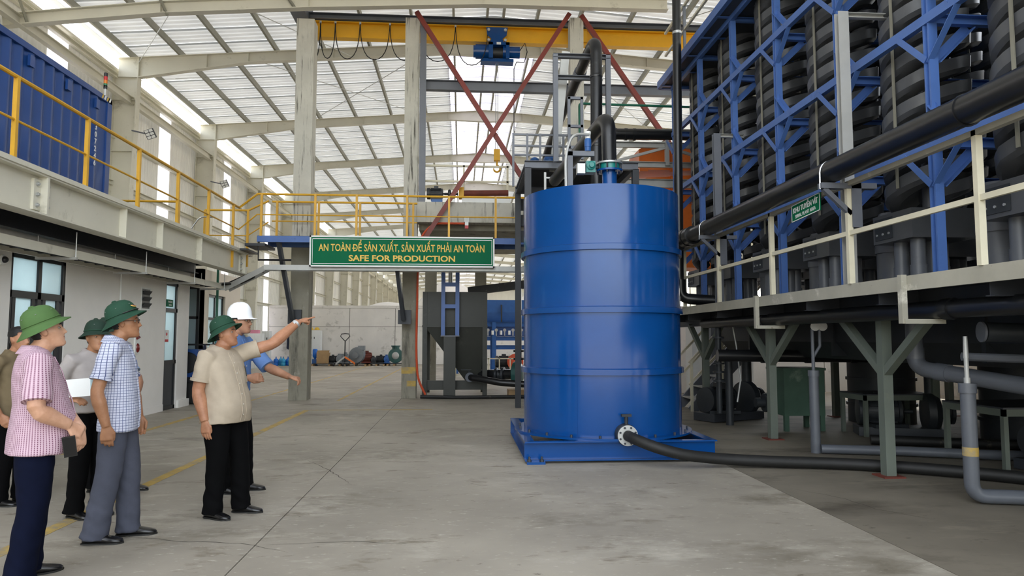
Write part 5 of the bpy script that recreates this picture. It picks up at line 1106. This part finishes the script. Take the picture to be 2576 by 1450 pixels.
def remesh(mb, vox, it=2, fac=.5):
    o = bpy.data.objects.new('tmp', mb.mesh('tmp')); COL.objects.link(o)
    r = o.modifiers.new('r', 'REMESH'); r.mode = 'VOXEL'; r.voxel_size = vox; r.adaptivity = 0
    if it: s_ = o.modifiers.new('s', 'SMOOTH'); s_.factor = fac; s_.iterations = it
    bpy.context.view_layer.update()
    me = bpy.data.meshes.new_from_object(o.evaluated_get(bpy.context.evaluated_depsgraph_get()))
    old = o.data; bpy.data.objects.remove(o); bpy.data.meshes.remove(old); return me
def attach(name, me, m, parent, smooth=True):
    me.name = name; me.materials.clear(); me.materials.append(MATS[m]); me.polygons.foreach_set('use_smooth', [smooth] * len(me.polygons))
    o = bpy.data.objects.new(name, me); COL.objects.link(o); o.parent = parent; return o
def lerp_tab(tab, z):
    if z <= tab[0][0]: return tab[0][1:]
    for a, b in zip(tab[:-1], tab[1:]):
        if z <= b[0]:
            t = (z - a[0]) / (b[0] - a[0]); t = t*t*(3 - 2*t) * .5 + t * .5
            return tuple(p + (q - p) * t for p, q in zip(a[1:], b[1:]))
    return tab[-1][1:]
HEAD = [(0, .03, .074, .02), (.008, .0, .084, .034), (.03, -.03, .088, .047), (.05, -.052, .086, .055), (.075, -.072, .085, .061), (.1, -.086, .083, .066), (.125, -.095, .08, .07), (.15, -.1, .083, .073), (.18, -.097, .077, .072), (.205, -.085, .06, .064), (.222, -.064, .037, .048), (.232, -.035, .01, .024), (.235, -.02, -.005, .008)]
def g_(x, s): return math.exp(-(x / s) ** 2)
def head_grid(off=0.0, nt=56, nz=52):
    rows = []
    for i in range(nz + 1):
        z = .235 * (.5 - .5 * math.cos(PI * (i / nz) * .94 + .06 * PI * (i / nz))) if False else .235 * i / nz
        xb, xf, w_ = lerp_tab(HEAD, z); cx = (xb + xf) / 2; a = (xf - xb) / 2; row = []
        for j in range(nt):
            t = 2*PI*j/nt; c, s_ = math.cos(t), math.sin(t); e = 2 / 2.25
            x = cx + (a + off) * math.copysign(abs(c) ** e, c); y = (w_ + off) * math.copysign(abs(s_) ** e, s_)
            if c > 0 and off == 0:
                nose = 0
                if .07 < z < .132: nose = (.008 + .02 * max(0, min(1, (.125 - z) / .04))) * g_(y, .0085 + .006 * max(0, min(1, (.1 - z) / .025))) * min(1, max(0, (z - .07) / .01))
                x += nose - .009 * (g_(y - .031, .013) + g_(y + .031, .013)) * g_(z - .117, .011) + .005 * g_(z - .138, .008) * g_(abs(y) - .03, .025)
                x += .006 * (g_(z - .05, .006) + g_(z - .0635, .006)) * g_(y, .02) - .004 * g_(z - .057, .003) * g_(y, .02) + .006 * g_(z - .018, .012) * g_(y, .02)
                y += math.copysign(.004 * g_(abs(y) - .055, .02) * g_(z - .095, .018), y)
            row.append(V((x, y, z + (off if z > .12 else 0))))
        rows.append(row)
    return rows
def grid_mb(mb, rows, X=lambda p: p, keep=None, cap=True):
    n = len(rows[0]); k = len(mb.v)
    for r_ in rows: mb.v += [X(p) for p in r_]
    for i in range(len(rows) - 1):
        for j in range(n):
            if keep is None or keep(rows[i][j]): mb.f.append((k + i*n + j, k + i*n + (j+1) % n, k + (i+1)*n + (j+1) % n, k + (i+1)*n + j))
    if cap: mb.f.append(tuple(k + j for j in reversed(range(n)))); mb.f.append(tuple(k + (len(rows)-1)*n + j for j in range(n)))
    return mb
def hand(mb, W, d, nrm, side, curl, thumb=(.5, .3), s=1.0, thumb_in=.4):
    """palm from wrist W along d; nrm = back-of-hand normal; side=+1/-1 where the thumb is along t = d x nrm"""
    d = V(d).normalized(); nrm = V(nrm); nrm = (nrm - d * nrm.dot(d)).normalized(); t = d.cross(nrm) * side
    rings = []
    for q, wd, th in ((-.01, .027, .019), (.02, .033, .018), (.055, .041, .016), (.085, .042, .014), (.094, .036, .011)):
        c = W + d * q * s; rings.append([c + t * (wd * s * math.copysign(abs(math.cos(a)) ** .7, math.cos(a))) + nrm * (th * s * math.sin(a)) for a in [2*PI*k/16 for k in range(16)]])
    grid_mb(mb, rings)
    L = [(.072, .031), (.08, .0105), (.075, -.0105), (.06, -.03)]
    for f_, (ln, o_) in enumerate(L):
        p = W + d * (.086 - (.006 if f_ == 3 else 0)) * s + t * o_ * s; dir_ = (d + t * o_ * .9).normalized(); pts = [p - dir_ * .02 * s, p]; a = 0
        for k, fr in enumerate((.45, .32, .23)):
            a += curl[f_] * (.9, 1.0, .7)[k]
            dd = dir_ * math.cos(a) - nrm * math.sin(a); p = p + dd * ln * fr * s; pts.append(p)
        mb.tube(pts, [.0095*s, .0095*s, .0088*s, .008*s, .0065*s], 10)
    p = W + d * .022 * s + t * .028 * s; d1 = (d * .62 + t * (.75 - thumb_in) - nrm * .35 * thumb[1]).normalized(); d2 = (d * .9 - t * (thumb_in * .7 - .2) - nrm * thumb[0] * .6).normalized()
    mb.tube([p - d1 * .015 * s, p + d1 * .032 * s, p + d1 * .032 * s + d2 * .03 * s, p + d1 * .032 * s + d2 * .054 * s], [.0135*s, .012*s, .0105*s, .0075*s], 10)
def pith(e, T, m, band='helmet_dark', eyelet=True, emblem=False):
    rows = []; nt = 44
    prof = [(1.0, 0, 0), (.995, .01, 0), (.965, .036, 0), (.89, .066, 0), (.76, .09, 0), (.55, .108, 0), (.3, .117, 0), (.05, .12, 0)]
    def pt(q, t, z):
        return V((.113 * q * math.cos(t) - .01, .094 * q * math.sin(t), z))
    def brim(t, u):
        c = math.cos(t); out = (.05 if c > 0 else .055) * abs(c) ** 1.5 + .036 * (1 - abs(c) ** 1.5)
        dz = -(.018 + .03 * max(0, -c) + .006 * max(0, c) + .02 * (1 - abs(c))) * u ** .85
        return V(((.113 + out * u) * math.cos(t) - .01, (.094 + out * u) * math.sin(t), dz))
    for u in (1.0, .9, .6, .3): rows.append([brim(2*PI*j/nt, u) for j in range(nt)])
    for q, z, _ in prof: rows.append([pt(q, 2*PI*j/nt, z) for j in range(nt)])
    inner = [[p + V((0, 0, -.006)) for p in rows[i]] for i in (3, 2, 1, 0)]
    mb = MB(); grid_mb(mb, [r_ for r_ in inner] + rows, T, cap=False); mb.f.append(tuple(len(mb.v) - nt + j for j in range(nt)))
    mb.build('helmet', m, e, ang=60); h_ = e.children[-1] if False else bpy.data.objects[[c.name for c in e.children if c.name.startswith('helmet')][-1]]
    MB().tube([T(pt(1.012, 2*PI*j/40, .014)) for j in range(41)], .0042, 6, cap=False).build('helmet_band', band, h_)
    MB().lathe([(.017, 0), (.017, .006), (.01, .011)], T(V((-.02, 0, .118))), T(V((0, 0, 1))) - T(V((0, 0, 0))), 14).build('helmet_button', m, h_)
    if eyelet:
        for t, z in ((R(-95), .07), (R(-150), .07), (R(-35), .07)):
            p = T(pt(.885, t, z - .004)); q = T(pt(1.0, t, z + .035)); MB().lathe([(.002, 0), (.005, 0), (.005, .0015), (.002, .0015)], p, q - p, 10).build('eyelet', 'zinc', h_)
    if emblem:
        p = T(pt(.95, R(-24), .042)); q = T(pt(1.2, R(-24), .075)); MB().lathe([(.019, 0), (.019, .004), (.008, .006)], p, q - p, 14).build('emblem', 'rust', h_); MB().lathe([(.021, 0), (.0215, .003), (.018, .004)], p, q - p, 14, cap=False).build('emblem_rim', 'letter_gold', h_)
        MB().tube([T(pt(1.03, t, .012) + V((.0, 0, .0))) for t in [R(-80 + 8*k) for k in range(20)]], .005, 6).build('chin_strap', 'strap_dark', h_)
def hardhat(e, T):
    nt = 40; rows = []
    for q, z in ((1.06, -.012), (1.04, 0), (1.0, .02), (.98, .06), (.9, .1), (.72, .135), (.45, .155), (.1, .163)):
        rows.append([V((.116 * q * math.cos(2*PI*j/nt) - .01, .096 * q * math.sin(2*PI*j/nt), z * .82 + .01 * (g_(.105*q*math.sin(2*PI*j/nt), .018) if z > .05 else 0))) for j in range(nt)])
    mb = MB(); grid_mb(mb, rows, T, cap=False); mb.f.append(tuple(len(mb.v) - nt + j for j in range(nt))); h_ = mb.build('hard_hat', 'hat_white', e, ang=60)
    pk = []
    for u in (0, .5, 1.0): pk.append([V(((.118 + .055 * u * max(0, math.cos(t)) ** .6) * math.cos(t) - .01, .099 * math.sin(t) * (1 + .02*u), -.008 - .014 * u)) for t in [R(-75 + 150 * k / 20) for k in range(21)]])
    mb = MB(); n = 21; mb.v = [T(p) for r_ in pk for p in r_] + [T(p - V((0, 0, .004))) for r_ in pk for p in r_]
    for i in range(2):
        for j in range(n - 1):
            mb.f.append((i*n+j, i*n+j+1, (i+1)*n+j+1, (i+1)*n+j)); mb.f.append((63+i*n+j, 63+(i+1)*n+j, 63+(i+1)*n+j+1, 63+i*n+j+1))
    for j in range(n - 1): mb.f.append((42+j, 42+j+1, 105+j+1, 105+j))
    mb.build('peak', 'hat_white', h_, ang=60)
    MB().tube([T(V((.108*math.cos(t) - .01, .089*math.sin(t), -.014))) for t in [R(10*k) for k in range(37)]], .009, 8, cap=False).build('headband', 'strap_dark', h_)
def shoe(e, p, yaw, s=1.0, m='shoe_black'):
    Rz = Matrix.Rotation(yaw, 3, 'Z'); rows = []
    for x, wl_, zt in ((-.085, .018, .04), (-.08, .03, .075), (-.05, .037, .088), (0, .036, .085), (.05, .04, .066), (.1, .046, .052), (.14, .044, .043), (.17, .032, .034), (.183, .012, .024)):
        r_ = []
        for k in range(16):
            a = 2*PI*k/16; y = wl_ * math.cos(a); z = zt/2 + zt/2 * math.copysign(abs(math.sin(a)) ** .8, math.sin(a)); r_.append(V(p) + Rz @ V((x*s, y*s, max(.004, z*s))))
        rows.append(r_)
    o = grid_mb(MB(), rows).build('shoe', m, e, ang=60)
    sl = MB(); rows = []
    for zz in (0.0, .012):
        rows.append([V(p) + Rz @ V((x*s, y*s, zz)) for x, y in [(-.09, -.025), (-.06, -.038), (0, -.036), (.08, -.046), (.14, -.045), (.18, -.02), (.19, 0), (.18, .02), (.14, .045), (.08, .046), (0, .036), (-.06, .038), (-.09, .025), (-.093, 0)]])
    grid_mb(sl, rows).build('sole', 'strap_dark', o)

def person(label, root, yaw, H, sk, shirt, trouser, feet, arms, headrot, hat=None, girth=1.0, belly=.0, vox=.005, hem=.80, lean=(0, 0), tuck=False, glasses=False, hat_tilt=8, hair=True, hatkw={}, sleeve=.62, sho=1.0, foot_yaw=None, wr=None):
    s = H / 1.68; e = empty('person', (root[0], root[1], 0), label, 'person'); B = V((root[0], root[1], 0)); Rz = Matrix.Rotation(R(yaw), 3, 'Z')
    def LC(x, y, z): 
        k = max(0, z - .9); return V((0, 0, 0)) + Rz @ V((x * s + lean[0]*k, y * s + lean[1]*k, z * s))          # body frame, relative to root
    # ---- head ----
    hy, hp, hr = headrot; Hb = LC(.03, 0, 1.445); Hm = Matrix.Rotation(R(hy), 3, 'Z') @ Matrix.Rotation(R(-hp), 3, 'Y') @ Matrix.Rotation(R(hr), 3, 'X'); piv = V((-.02, 0, .05)); hs = s * 1.03
    def HT(p): return B + Hb + Hm @ ((V(p) - piv) * hs) + V((0, 0, .05 * hs))
    mb = MB(); grid_mb(mb, head_grid(), HT)
    for sy in (-1, 1):
        for q in range(1):
            rr = MB().sphere((0, 0, 0), (.019, .0075, .032), 12, 8); Me = Euler((R(-14 * sy), R(-12), R(22 * sy))).to_matrix()
            mb.add([HT(Me @ p + V((-.012, sy * .074, .108))) for p in rr.v], rr.f)
    mb.tube([B + LC(-.015, 0, 1.36), B + LC(-.008, 0, 1.42), HT((-.02, 0, .03)), HT((-.015, 0, .085))], [.06*s*girth, .057*s*girth, .056*s*girth, .05*s], 20)
    # core torso, legs inside the clothes
    mb.tube([B + LC(-.01, 0, z) for z in (.85, 1.0, 1.2, 1.33, 1.38)], [.085*s, .09*s, .09*s, .08*s, .06*s], 16)
    FT = []
    for i, sy in ((0, -1), (1, 1)):
        F = V((feet[i][0], feet[i][1], 0)); fy_ = R(foot_yaw[i] if foot_yaw else yaw); hipj = B + LC(0, sy * .088, .9); ank = F + V((0, 0, .09)); kn = hipj.lerp(ank, .5) + Matrix.Rotation(fy_, 3, 'Z') @ V((.02, 0, 0)); FT.append((hipj, kn, ank, F, fy_))
        mb.tube([hipj, kn, ank], [.07*s, .052*s, .04*s], 12); mb.tube([ank + V((0, 0, .02)), ank - V((0, 0, .03)), F + Matrix.Rotation(fy_, 3, 'Z') @ V((.07, 0, .03))], [.038, .03, .014], 10)
    AR = []; ga = 1 + (girth - 1) * 1.1
    for i, sy in ((0, -1), (1, 1)):
        a = arms[i]; S = B + LC(0, sy * .185 * sho, 1.375); E_ = B + V(a['e']); W_ = B + V(a['w']); AR.append((S, E_, W_))
        fd = (W_ - E_).normalized()
        mb.tube([B + LC(0, sy * .08, 1.31), S.lerp(E_, .05), S.lerp(E_, .5), E_.lerp(S, .06), E_ + fd * .03, E_.lerp(W_, .3), E_.lerp(W_, .7), W_], [r_*s*ga for r_ in (.05, .054, .047, .042, .044, .046, .036, .029)], 16)
        hand(mb, W_, a.get('d', fd), a['n'], a.get('side', sy), a.get('curl', (.35, .4, .45, .5)), s=s * 1.02, **a.get('kw', {}))
    body = attach('body', remesh(mb, vox, 2, .5), sk, e)
    for v_ in body.data.vertices: v_.co -= B
    # ---- face details ----
    for sy in (-1, 1):
        MB().sphere(HT((.0662, sy * .0305, .1168)), (.0098 * hs, .0112 * hs, .0068 * hs), 12, 8).build('eye', 'eye_white', e); MB().sphere(HT((.0722, sy * .0302, .1168)), .0052 * hs, 10, 6).build('iris', 'eye_dark', bpy.data.objects[[c.name for c in e.children if c.name.startswith('eye')][-1]])
        MB().tube([HT((.086 - .012*(q/6)**2, sy * (.013 + .036 * q / 6), .136 + .004 * math.sin(PI * q / 6))) for q in range(7)], [.002, .0035, .004, .004, .0035, .003, .0015], 6).build('eyebrow', 'hair', e)
    MB().tube([HT((.087 - .35 * (q * .0042) ** 2 * 20, q * .0042, .0565)) for q in range(-5, 6)], [.001] + [.0034] * 9 + [.001], 6).build('lips', 'lip', e)
    if hair:
        def keep(p): 
            c = p.x
            if hat and p.z > .16: return False
            return (p.z > .178) if c > .045 else (p.z > .135 - .5 * (.0 - c) if c > -.03 else p.z > .062) and not (abs(p.y) > .05 and -.035 < p.x < .03 and p.z < .135)
        grid_mb(MB(), head_grid(.0055), HT, keep, cap=False).build('hair', 'hair', e, ang=60)
    if hat:
        Mt = Matrix.Rotation(R(-hat_tilt), 3, 'Y')
        T = lambda p: HT(Mt @ (V(p) * (.96 if hat != 'hard' else .96)) + V((-.004, 0, .16 if hat != 'hard' else .15)))
        if hat == 'hard': hardhat(e, T)
        else: pith(e, T, hat, **hatkw)
    if glasses:
        gb = MB()
        for sy in (-1, 1): gb.tube([HT((.094 - .006 * abs(math.cos(t)), sy * .031 + .021 * math.cos(t), .116 + .015 * math.sin(t))) for t in [2*PI*k/16 for k in range(17)]], .0016, 6, cap=False).tube([HT((.092, sy * .052, .122)), HT((.05, sy * .073, .121)), HT((-.012, sy * .078, .12))], .0016, 6)
        gb.tube([HT((.094, -.01, .12)), HT((.097, 0, .122)), HT((.094, .01, .12))], .0016, 6).build('glasses', 'strap_dark', e)
    # ---- shirt ----
    bl = belly; TB = [(hem - .0, -.132, .124 + bl * .6, .196), (.9, -.124, .126 + bl, .186), (1.0, -.114, .124 + bl, .174), (1.1, -.108, .12 + bl * .75, .165), (1.2, -.112, .118 + bl * .35, .172), (1.29, -.115, .112 + bl*.1, .182), (1.35, -.107, .094, .182), (1.395, -.095, .076, .165), (1.425, -.082, .06, .12), (1.452, -.066, .052, .074)]
    if tuck: TB[0] = (hem, -.112, .112 + bl * .6, .165)
    def tor(z, t, off=0):
        xb, xf, w_ = lerp_tab(TB, z); cx = (xb + xf) / 2 * girth; a = (xf - xb) / 2 * girth + off; e_ = 2 / 2.4; c, q = math.cos(t), math.sin(t)
        return LC(cx + a * math.copysign(abs(c) ** e_, c), (w_ * girth + off) * math.copysign(abs(q) ** e_, q), z)
    zs = [hem + (1.45 - hem) * k / 40 for k in range(41)]; sm = MB(); grid_mb(sm, [[B + tor(z, 2*PI*j/40) for j in range(40)] for z in zs])
    cuffs = []
    for i, sy in ((0, -1), (1, 1)):
        S, E_, W_ = AR[i]; a = arms[i]; sl_ = a.get('sleeve', sleeve); c_ = S.lerp(E_, sl_) if sl_ <= 1 else E_.lerp(W_, sl_ - 1)
        path = [B + LC(0, sy * .09, 1.34), S + V((0, 0, -.012)), S.lerp(E_, min(sl_, 1) * .55), S.lerp(E_, min(sl_, .98))]
        rad = [.082*s, .07*s*max(1, girth*.98), .067*s*max(1, girth*.98), .069*s*max(1, girth*.98)]
        if sl_ > 1: path += [c_]; rad = rad[:3] + [.062*s, .058*s]
        sm.tube(path, rad, 20); cuffs.append((c_, (path[-1] - path[-2]).normalized(), rad[-1]))
    me = remesh(sm, .0085, 4, .55)
    rs_ = random.Random(int(root[0]*100)); ox = V((rs_.uniform(0, 9), rs_.uniform(0, 9), 0))
    nrmls = [v_.normal.copy() for v_ in me.vertices]
    for v_, n_ in zip(me.vertices, nrmls):
        p = v_.co - B; q = V((p.x * 3.2, p.y * 3.2, p.z * 8)) + ox; amp = .0055 if p.z < 1.32 * s else .003
        v_.co += n_ * (amp * 1.5 * mnoise.noise(q) + .005 * mnoise.noise(q * 2.1 + V((0, 0, p.x * 9))) + .0035 * mnoise.noise(V((p.x * 16, p.y * 16, p.z * 5 + p.x * 8)) + ox)); v_.co -= B
    so = attach('shirt', me, shirt, e)
    for c_, d_, r_ in cuffs:
        MB().tube([c_ - d_ * .022, c_ - d_ * .021, c_ + d_ * .003, c_ + d_ * .003], [r_ * .98, r_ * 1.035, r_ * 1.035, r_ * .9], 22, cap=False).build('cuff', shirt, so)
    # collar
    cb = MB(); n = 30; rows = [[], [], [], []]
    for k in range(n + 1):
        t = R(24 + (360 - 48) * k / n); fr = max(0, math.cos(t)) ** 3
        c, q = math.cos(t), math.sin(t)
        rows[0].append(B + LC(-.008 + .06*girth*c, .057*girth*q, 1.432 - .03 * max(0, c))); rows[1].append(B + LC(-.01 + .062*girth*c, .06*girth*q, 1.468 - .035 * max(0, c)))
        rows[2].append(B + LC(-.01 + .068*girth*c, .066*girth*q, 1.47 - .036 * max(0, c))); rows[3].append(B + LC(-.012 + (.094 + .016*fr)*girth*c, (.1 + .008 * fr)*girth*q, 1.418 - .085 * fr - .02 * max(0, c)))
    for r_ in rows: cb.v += r_
    for i in range(3):
        for k in range(n): cb.f.append((i*(n+1)+k, i*(n+1)+k+1, (i+1)*(n+1)+k+1, (i+1)*(n+1)+k))
    cb.build('collar', shirt, so, ang=70)
    # placket, buttons, pocket
    pb = MB(); zz = [hem + .012 + (1.385 - hem) * k / 26 for k in range(27)]
    pb.tube([B + tor(z, R(-4), .003) for z in zz], .0035, 6).build('placket', shirt, so); pb2 = MB().tube([B + tor(z, R(5), .002) for z in zz], .0025, 6).build('placket', shirt, so)
    for k in range(7):
        z = hem + .07 + .088 * k
        if z < 1.38: p = B + tor(z, R(-1), .003); nn = p - (B + tor(z, R(-1), -.05)); MB().lathe([(.0058, 0), (.0058, .003), (.003, .004)], p, nn, 10).build('button', 'button', so)
    pk = MB(); gz, gt = (1.14, 1.265), (R(22), R(52)); G = [[B + tor(gz[0] + (gz[1] - gz[0]) * i / 6, gt[0] + (gt[1] - gt[0]) * j / 6, .0035) for j in range(7)] for i in range(7)]
    for r_ in G: pk.v += r_
    for i in range(6):
        for j in range(6): pk.f.append((i*7+j, i*7+j+1, (i+1)*7+j+1, (i+1)*7+j))
    pk.build('pocket', shirt, so)
    # ---- trousers ----
    tm = MB(); wz = hem + .12; gg = girth
    grid_mb(tm, [[B + LC((bl * .45 * max(0, math.cos(t)) if z > .88 else 0) + (.1 + .004 * math.cos(3*z)) * gg * math.cos(t) - .008, .148 * gg * math.sin(t), z) for t in [2*PI*j/32 for j in range(32)]] for z in [.8 + (wz - .8) * k / 8 for k in range(9)]])
    for hipj, kn, ank, F, fy_ in FT:
        Rf = Matrix.Rotation(fy_, 3, 'Z'); an2 = F + V((0, 0, .04)) + Rf @ V((-.015, 0, 0))
        tm.tube([hipj + V((0, 0, .02)), hipj.lerp(kn, .4), kn, kn.lerp(an2, .5), an2.lerp(kn, .06), an2], [.09*s*gg, .092*s*gg, .083*s, .078*s, .082*s, .086*s], 22)
    me = remesh(tm, .0095, 3, .5); nr = [v_.normal.copy() for v_ in me.vertices]
    for v_, n_ in zip(me.vertices, nr):
        p = v_.co - B; q = V((p.x * 4, p.y * 4, p.z * 2.2)) + ox; lowz = max(0, 1 - p.z / .45)
        v_.co += n_ * (.011 * mnoise.noise(q) + (.004 + .012 * lowz) * mnoise.noise(V((p.x * 6, p.y * 6, p.z * 15 + p.x * 12)) + ox) + .004 * mnoise.noise(V((p.x * 14, p.y * 14, p.z * 3)) + ox)); v_.co -= B
    to = attach('trousers', me, trouser, e)
    for hipj, kn, ank, F, fy_ in FT: shoe(e, F, fy_, 1.0 * s)
    return dict(e=e, AR=AR, B=B, HT=HT, LC=LC, tor=tor, shirt=so)

DN = (0, 0, -1)
# 1 man in pink shirt, hands clasped
pA = person('man in pink patterned shirt and light green pith helmet, hands clasped around a phone', (-2.655, 4.6), 32, 1.665, 'skin_a', 'shirt_pink', 'trouser_navy',
    ((-2.62, 4.5), (-2.72, 4.74)), (dict(e=(.15, -.25, 1.075), w=(.255, -.09, .97), d=(.5, .55, -.55), n=(.6, -.6, .55), curl=(.5, .6, .6, .6), sleeve=.82, side=1),
                                    dict(e=(-.03, .26, 1.09), w=(.29, -.02, .93), d=(.12, -.18, -1), n=(.9, -.3, .1), curl=(.5, .55, .6, .65), sleeve=.82, side=1)),
    (30, 12, 0), 'helmet_light', 1.14, .07, .0048, hem=.80, hat_tilt=14, foot_yaw=(20, 40), hatkw=dict(band='helmet_light'))
ph = empty('mobile_phone', (-2.37, 4.52, .78), 'black phone held in the clasped hands of the man in pink', 'phone')
Mr = Euler((R(8), R(14), R(-62))).to_matrix(); c = V((-2.385, 4.5, .84)); MB().box(c, (.012, .07, .13), Mr).build('case', 'strap_dark', ph); MB().box(c + Mr @ V((.0066, 0, 0)), (.001, .062, .12), Mr).build('screen', 'shoe_black', ph)
# 2 man in checked shirt
pB = person('tall man in white and blue checked shirt, grey trousers, glasses and dark green pith helmet', (-2.58, 5.52), 14, 1.745, 'skin_b', 'shirt_check', 'trouser_grey',
    ((-2.66, 5.42), (-2.52, 5.64)), (dict(e=(-.03, -.28, 1.11), w=(.035, -.25, .865), d=(.06, .0, -1), n=(.35, -.93, 0), curl=(.45, .5, .55, .6), sleeve=.72, side=-1),
                                     dict(e=(-.02, .26, 1.10), w=(.045, .24, .885), d=(.15, -.05, -1), n=(-.2, .95, 0), curl=(.5, .55, .6, .6), sleeve=.72, side=1)),
    (18, 4, 0), 'helmet_dark', 1.0, .012, .0048, hem=.785, glasses=True, hat_tilt=21, lean=(-.06, 0), foot_yaw=(2, 8), hatkw=dict(emblem=True))
MB().cyl(pB['B'] + pB['tor'](1.22, R(36), .008), pB['B'] + pB['tor'](1.285, R(36), .008), .004, 8).build('pen', 'motor_blue', pB['shirt'])
# 3 pointing man
pC = person('man in beige shirt and black trousers pointing with outstretched arm, dark green pith helmet', (-2.02, 6.2), -22, 1.655, 'skin_c', 'shirt_beige', 'trouser_black',
    ((-2.06, 6.1), (-1.88, 6.3)), (dict(e=(-.17, -.17, 1.06), w=(-.09, -.21, .815), d=(.1, -.05, -1), n=(-.2, -.95, .1), curl=(.25, .3, .32, .35), sleeve=.72, side=-1),
                                   dict(e=(.315, .27, 1.45), w=(.5, .44, 1.655), d=(.66, .5, .3), n=(-.25, -.25, 1), curl=(.04, 1.15, 1.2, 1.25), sleeve=.6, side=1, kw=dict(thumb=(.9, .8), thumb_in=.55))),
    (-4, 9, 0), 'helmet_dark', 1.18, .045, .0048, hem=.80, hat_tilt=18, foot_yaw=(-28, -10), lean=(-.11, 0))
S, E_, W_ = pC['AR'][1]; fd = (W_ - E_).normalized(); wp = W_ - fd * .03
wt = MB().tube([wp - fd * .011, wp - fd * .01, wp + fd * .01, wp + fd * .011], [.034, .0385, .0385, .034], 20, cap=False).build('watch_strap', 'zinc', pC['e']); MB().lathe([(.017, 0), (.017, .007), (.013, .008)], wp + V((-.006, -.034, .012)), (-.3, -1, .4), 16).build('watch_dial', 'zinc', wt)
MB().cyl(pC['B'] + pC['tor'](1.19, R(34), .009), pC['B'] + pC['tor'](1.275, R(34), .009), .004, 8).build('pen', 'strap_dark', pC['shirt'])
# 4 white hard hat
pD = person('man in blue shirt and white hard hat standing behind the pointing man', (-2.25, 7.15), -12, 1.80, 'skin_d', 'shirt_blue', 'trouser_black',
    ((-2.3, 7.05), (-2.13, 7.2)), (dict(e=(-.15, -.22, 1.12), w=(.2, -.2, 1.12), d=(1, -.1, .05), n=(0, -1, .2), curl=(.7, .8, .9, .9), sleeve=.85, side=1),
                                   dict(e=(.31, .06, 1.21), w=(.55, -.06, 1.12), d=(.9, -.25, -.12), n=(-.1, .1, 1), curl=(.75, .85, .9, .95), sleeve=.98, side=1)),
    (-12, 0, 0), 'hard', 1.0, .0, .0055, hem=.9, glasses=True, hat_tilt=2, foot_yaw=(-10, 0), tuck=True)
# 5 man half hidden between
pE = person('man in pale grey shirt and very dark helmet, half hidden behind the checked shirt', (-3.17, 6.28), -30, 1.62, 'skin_b', 'shirt_grey', 'trouser_black',
    ((-3.22, 6.2), (-3.1, 6.35)), (dict(e=(-.22, -.16, 1.04), w=(-.02, -.3, 1.0), d=(1, -.2, 0), n=(0, -.3, 1), curl=(.5, .5, .5, .5), sleeve=.9, side=-1),
                                   dict(e=(.26, .1, 1.05), w=(.2, -.1, .9), d=(0, -.2, -1), n=(1, 0, 0), curl=(.4, .4, .4, .4), sleeve=.75, side=1)),
    (-42, 2, 0), 'helmet_deep', 1.05, .03, .007, hem=.9, tuck=True, hat_tilt=2)
# 6 bare headed man
pF = person('bare-headed man in olive brown shirt and dark trousers behind the man in pink', (-4.1, 6.75), -8, 1.6, 'skin_c', 'shirt_olive', 'trouser_black',
    ((-4.13, 6.68), (-4.03, 6.85)), (dict(e=(-.1, -.26, 1.05), w=(.05, -.24, .82), n=(0, -1, 0), sleeve=.75, side=-1), dict(e=(.1, .26, 1.05), w=(.16, .22, .82), n=(0, 1, 0), sleeve=.75, side=1)),
    (-18, 2, 0), None, 1.04, .02, .007, hem=.82)
# 7 man behind the checked shirt
pG = person('man in plain pale blue shirt hidden behind the man in the checked shirt', (-3.58, 7.28), -15, 1.66, 'skin_d', 'shirt_paleblue', 'trouser_black',
    ((-3.55, 7.2), (-3.26, 7.3)), (dict(e=(-.02, -.25, 1.08), w=(.1, -.22, .86), n=(0, -1, 0), sleeve=.75, side=-1), dict(e=(.3, .14, 1.08), w=(.3, .04, .86), n=(0, 1, 0), sleeve=.75, side=1)),
    (15, 4, 0), 'helmet_deep', 1.05, .03, .007, hem=.85)
fo = empty('document_folder', (-3.1, 5.93, 1.02), 'clear plastic folder with white papers held in front of the pale grey shirt', 'folder')
Mr = Euler((R(2), R(-4), R(20))).to_matrix(); c = V((-3.1, 5.93, 1.1)); MB().box(c, (.19, .004, .145), Mr).build('paper', 'sign_white', fo); MB().box(c + Mr @ V((.014, 0, -.006)), (.225, .007, .165), Mr).build('sleeve', 'glass_frost', fo) if False else MB().box(c + Mr @ V((.103, 0, -.004)), (.03, .006, .165), Mr).build('plastic_edge', 'glass_frost', fo)
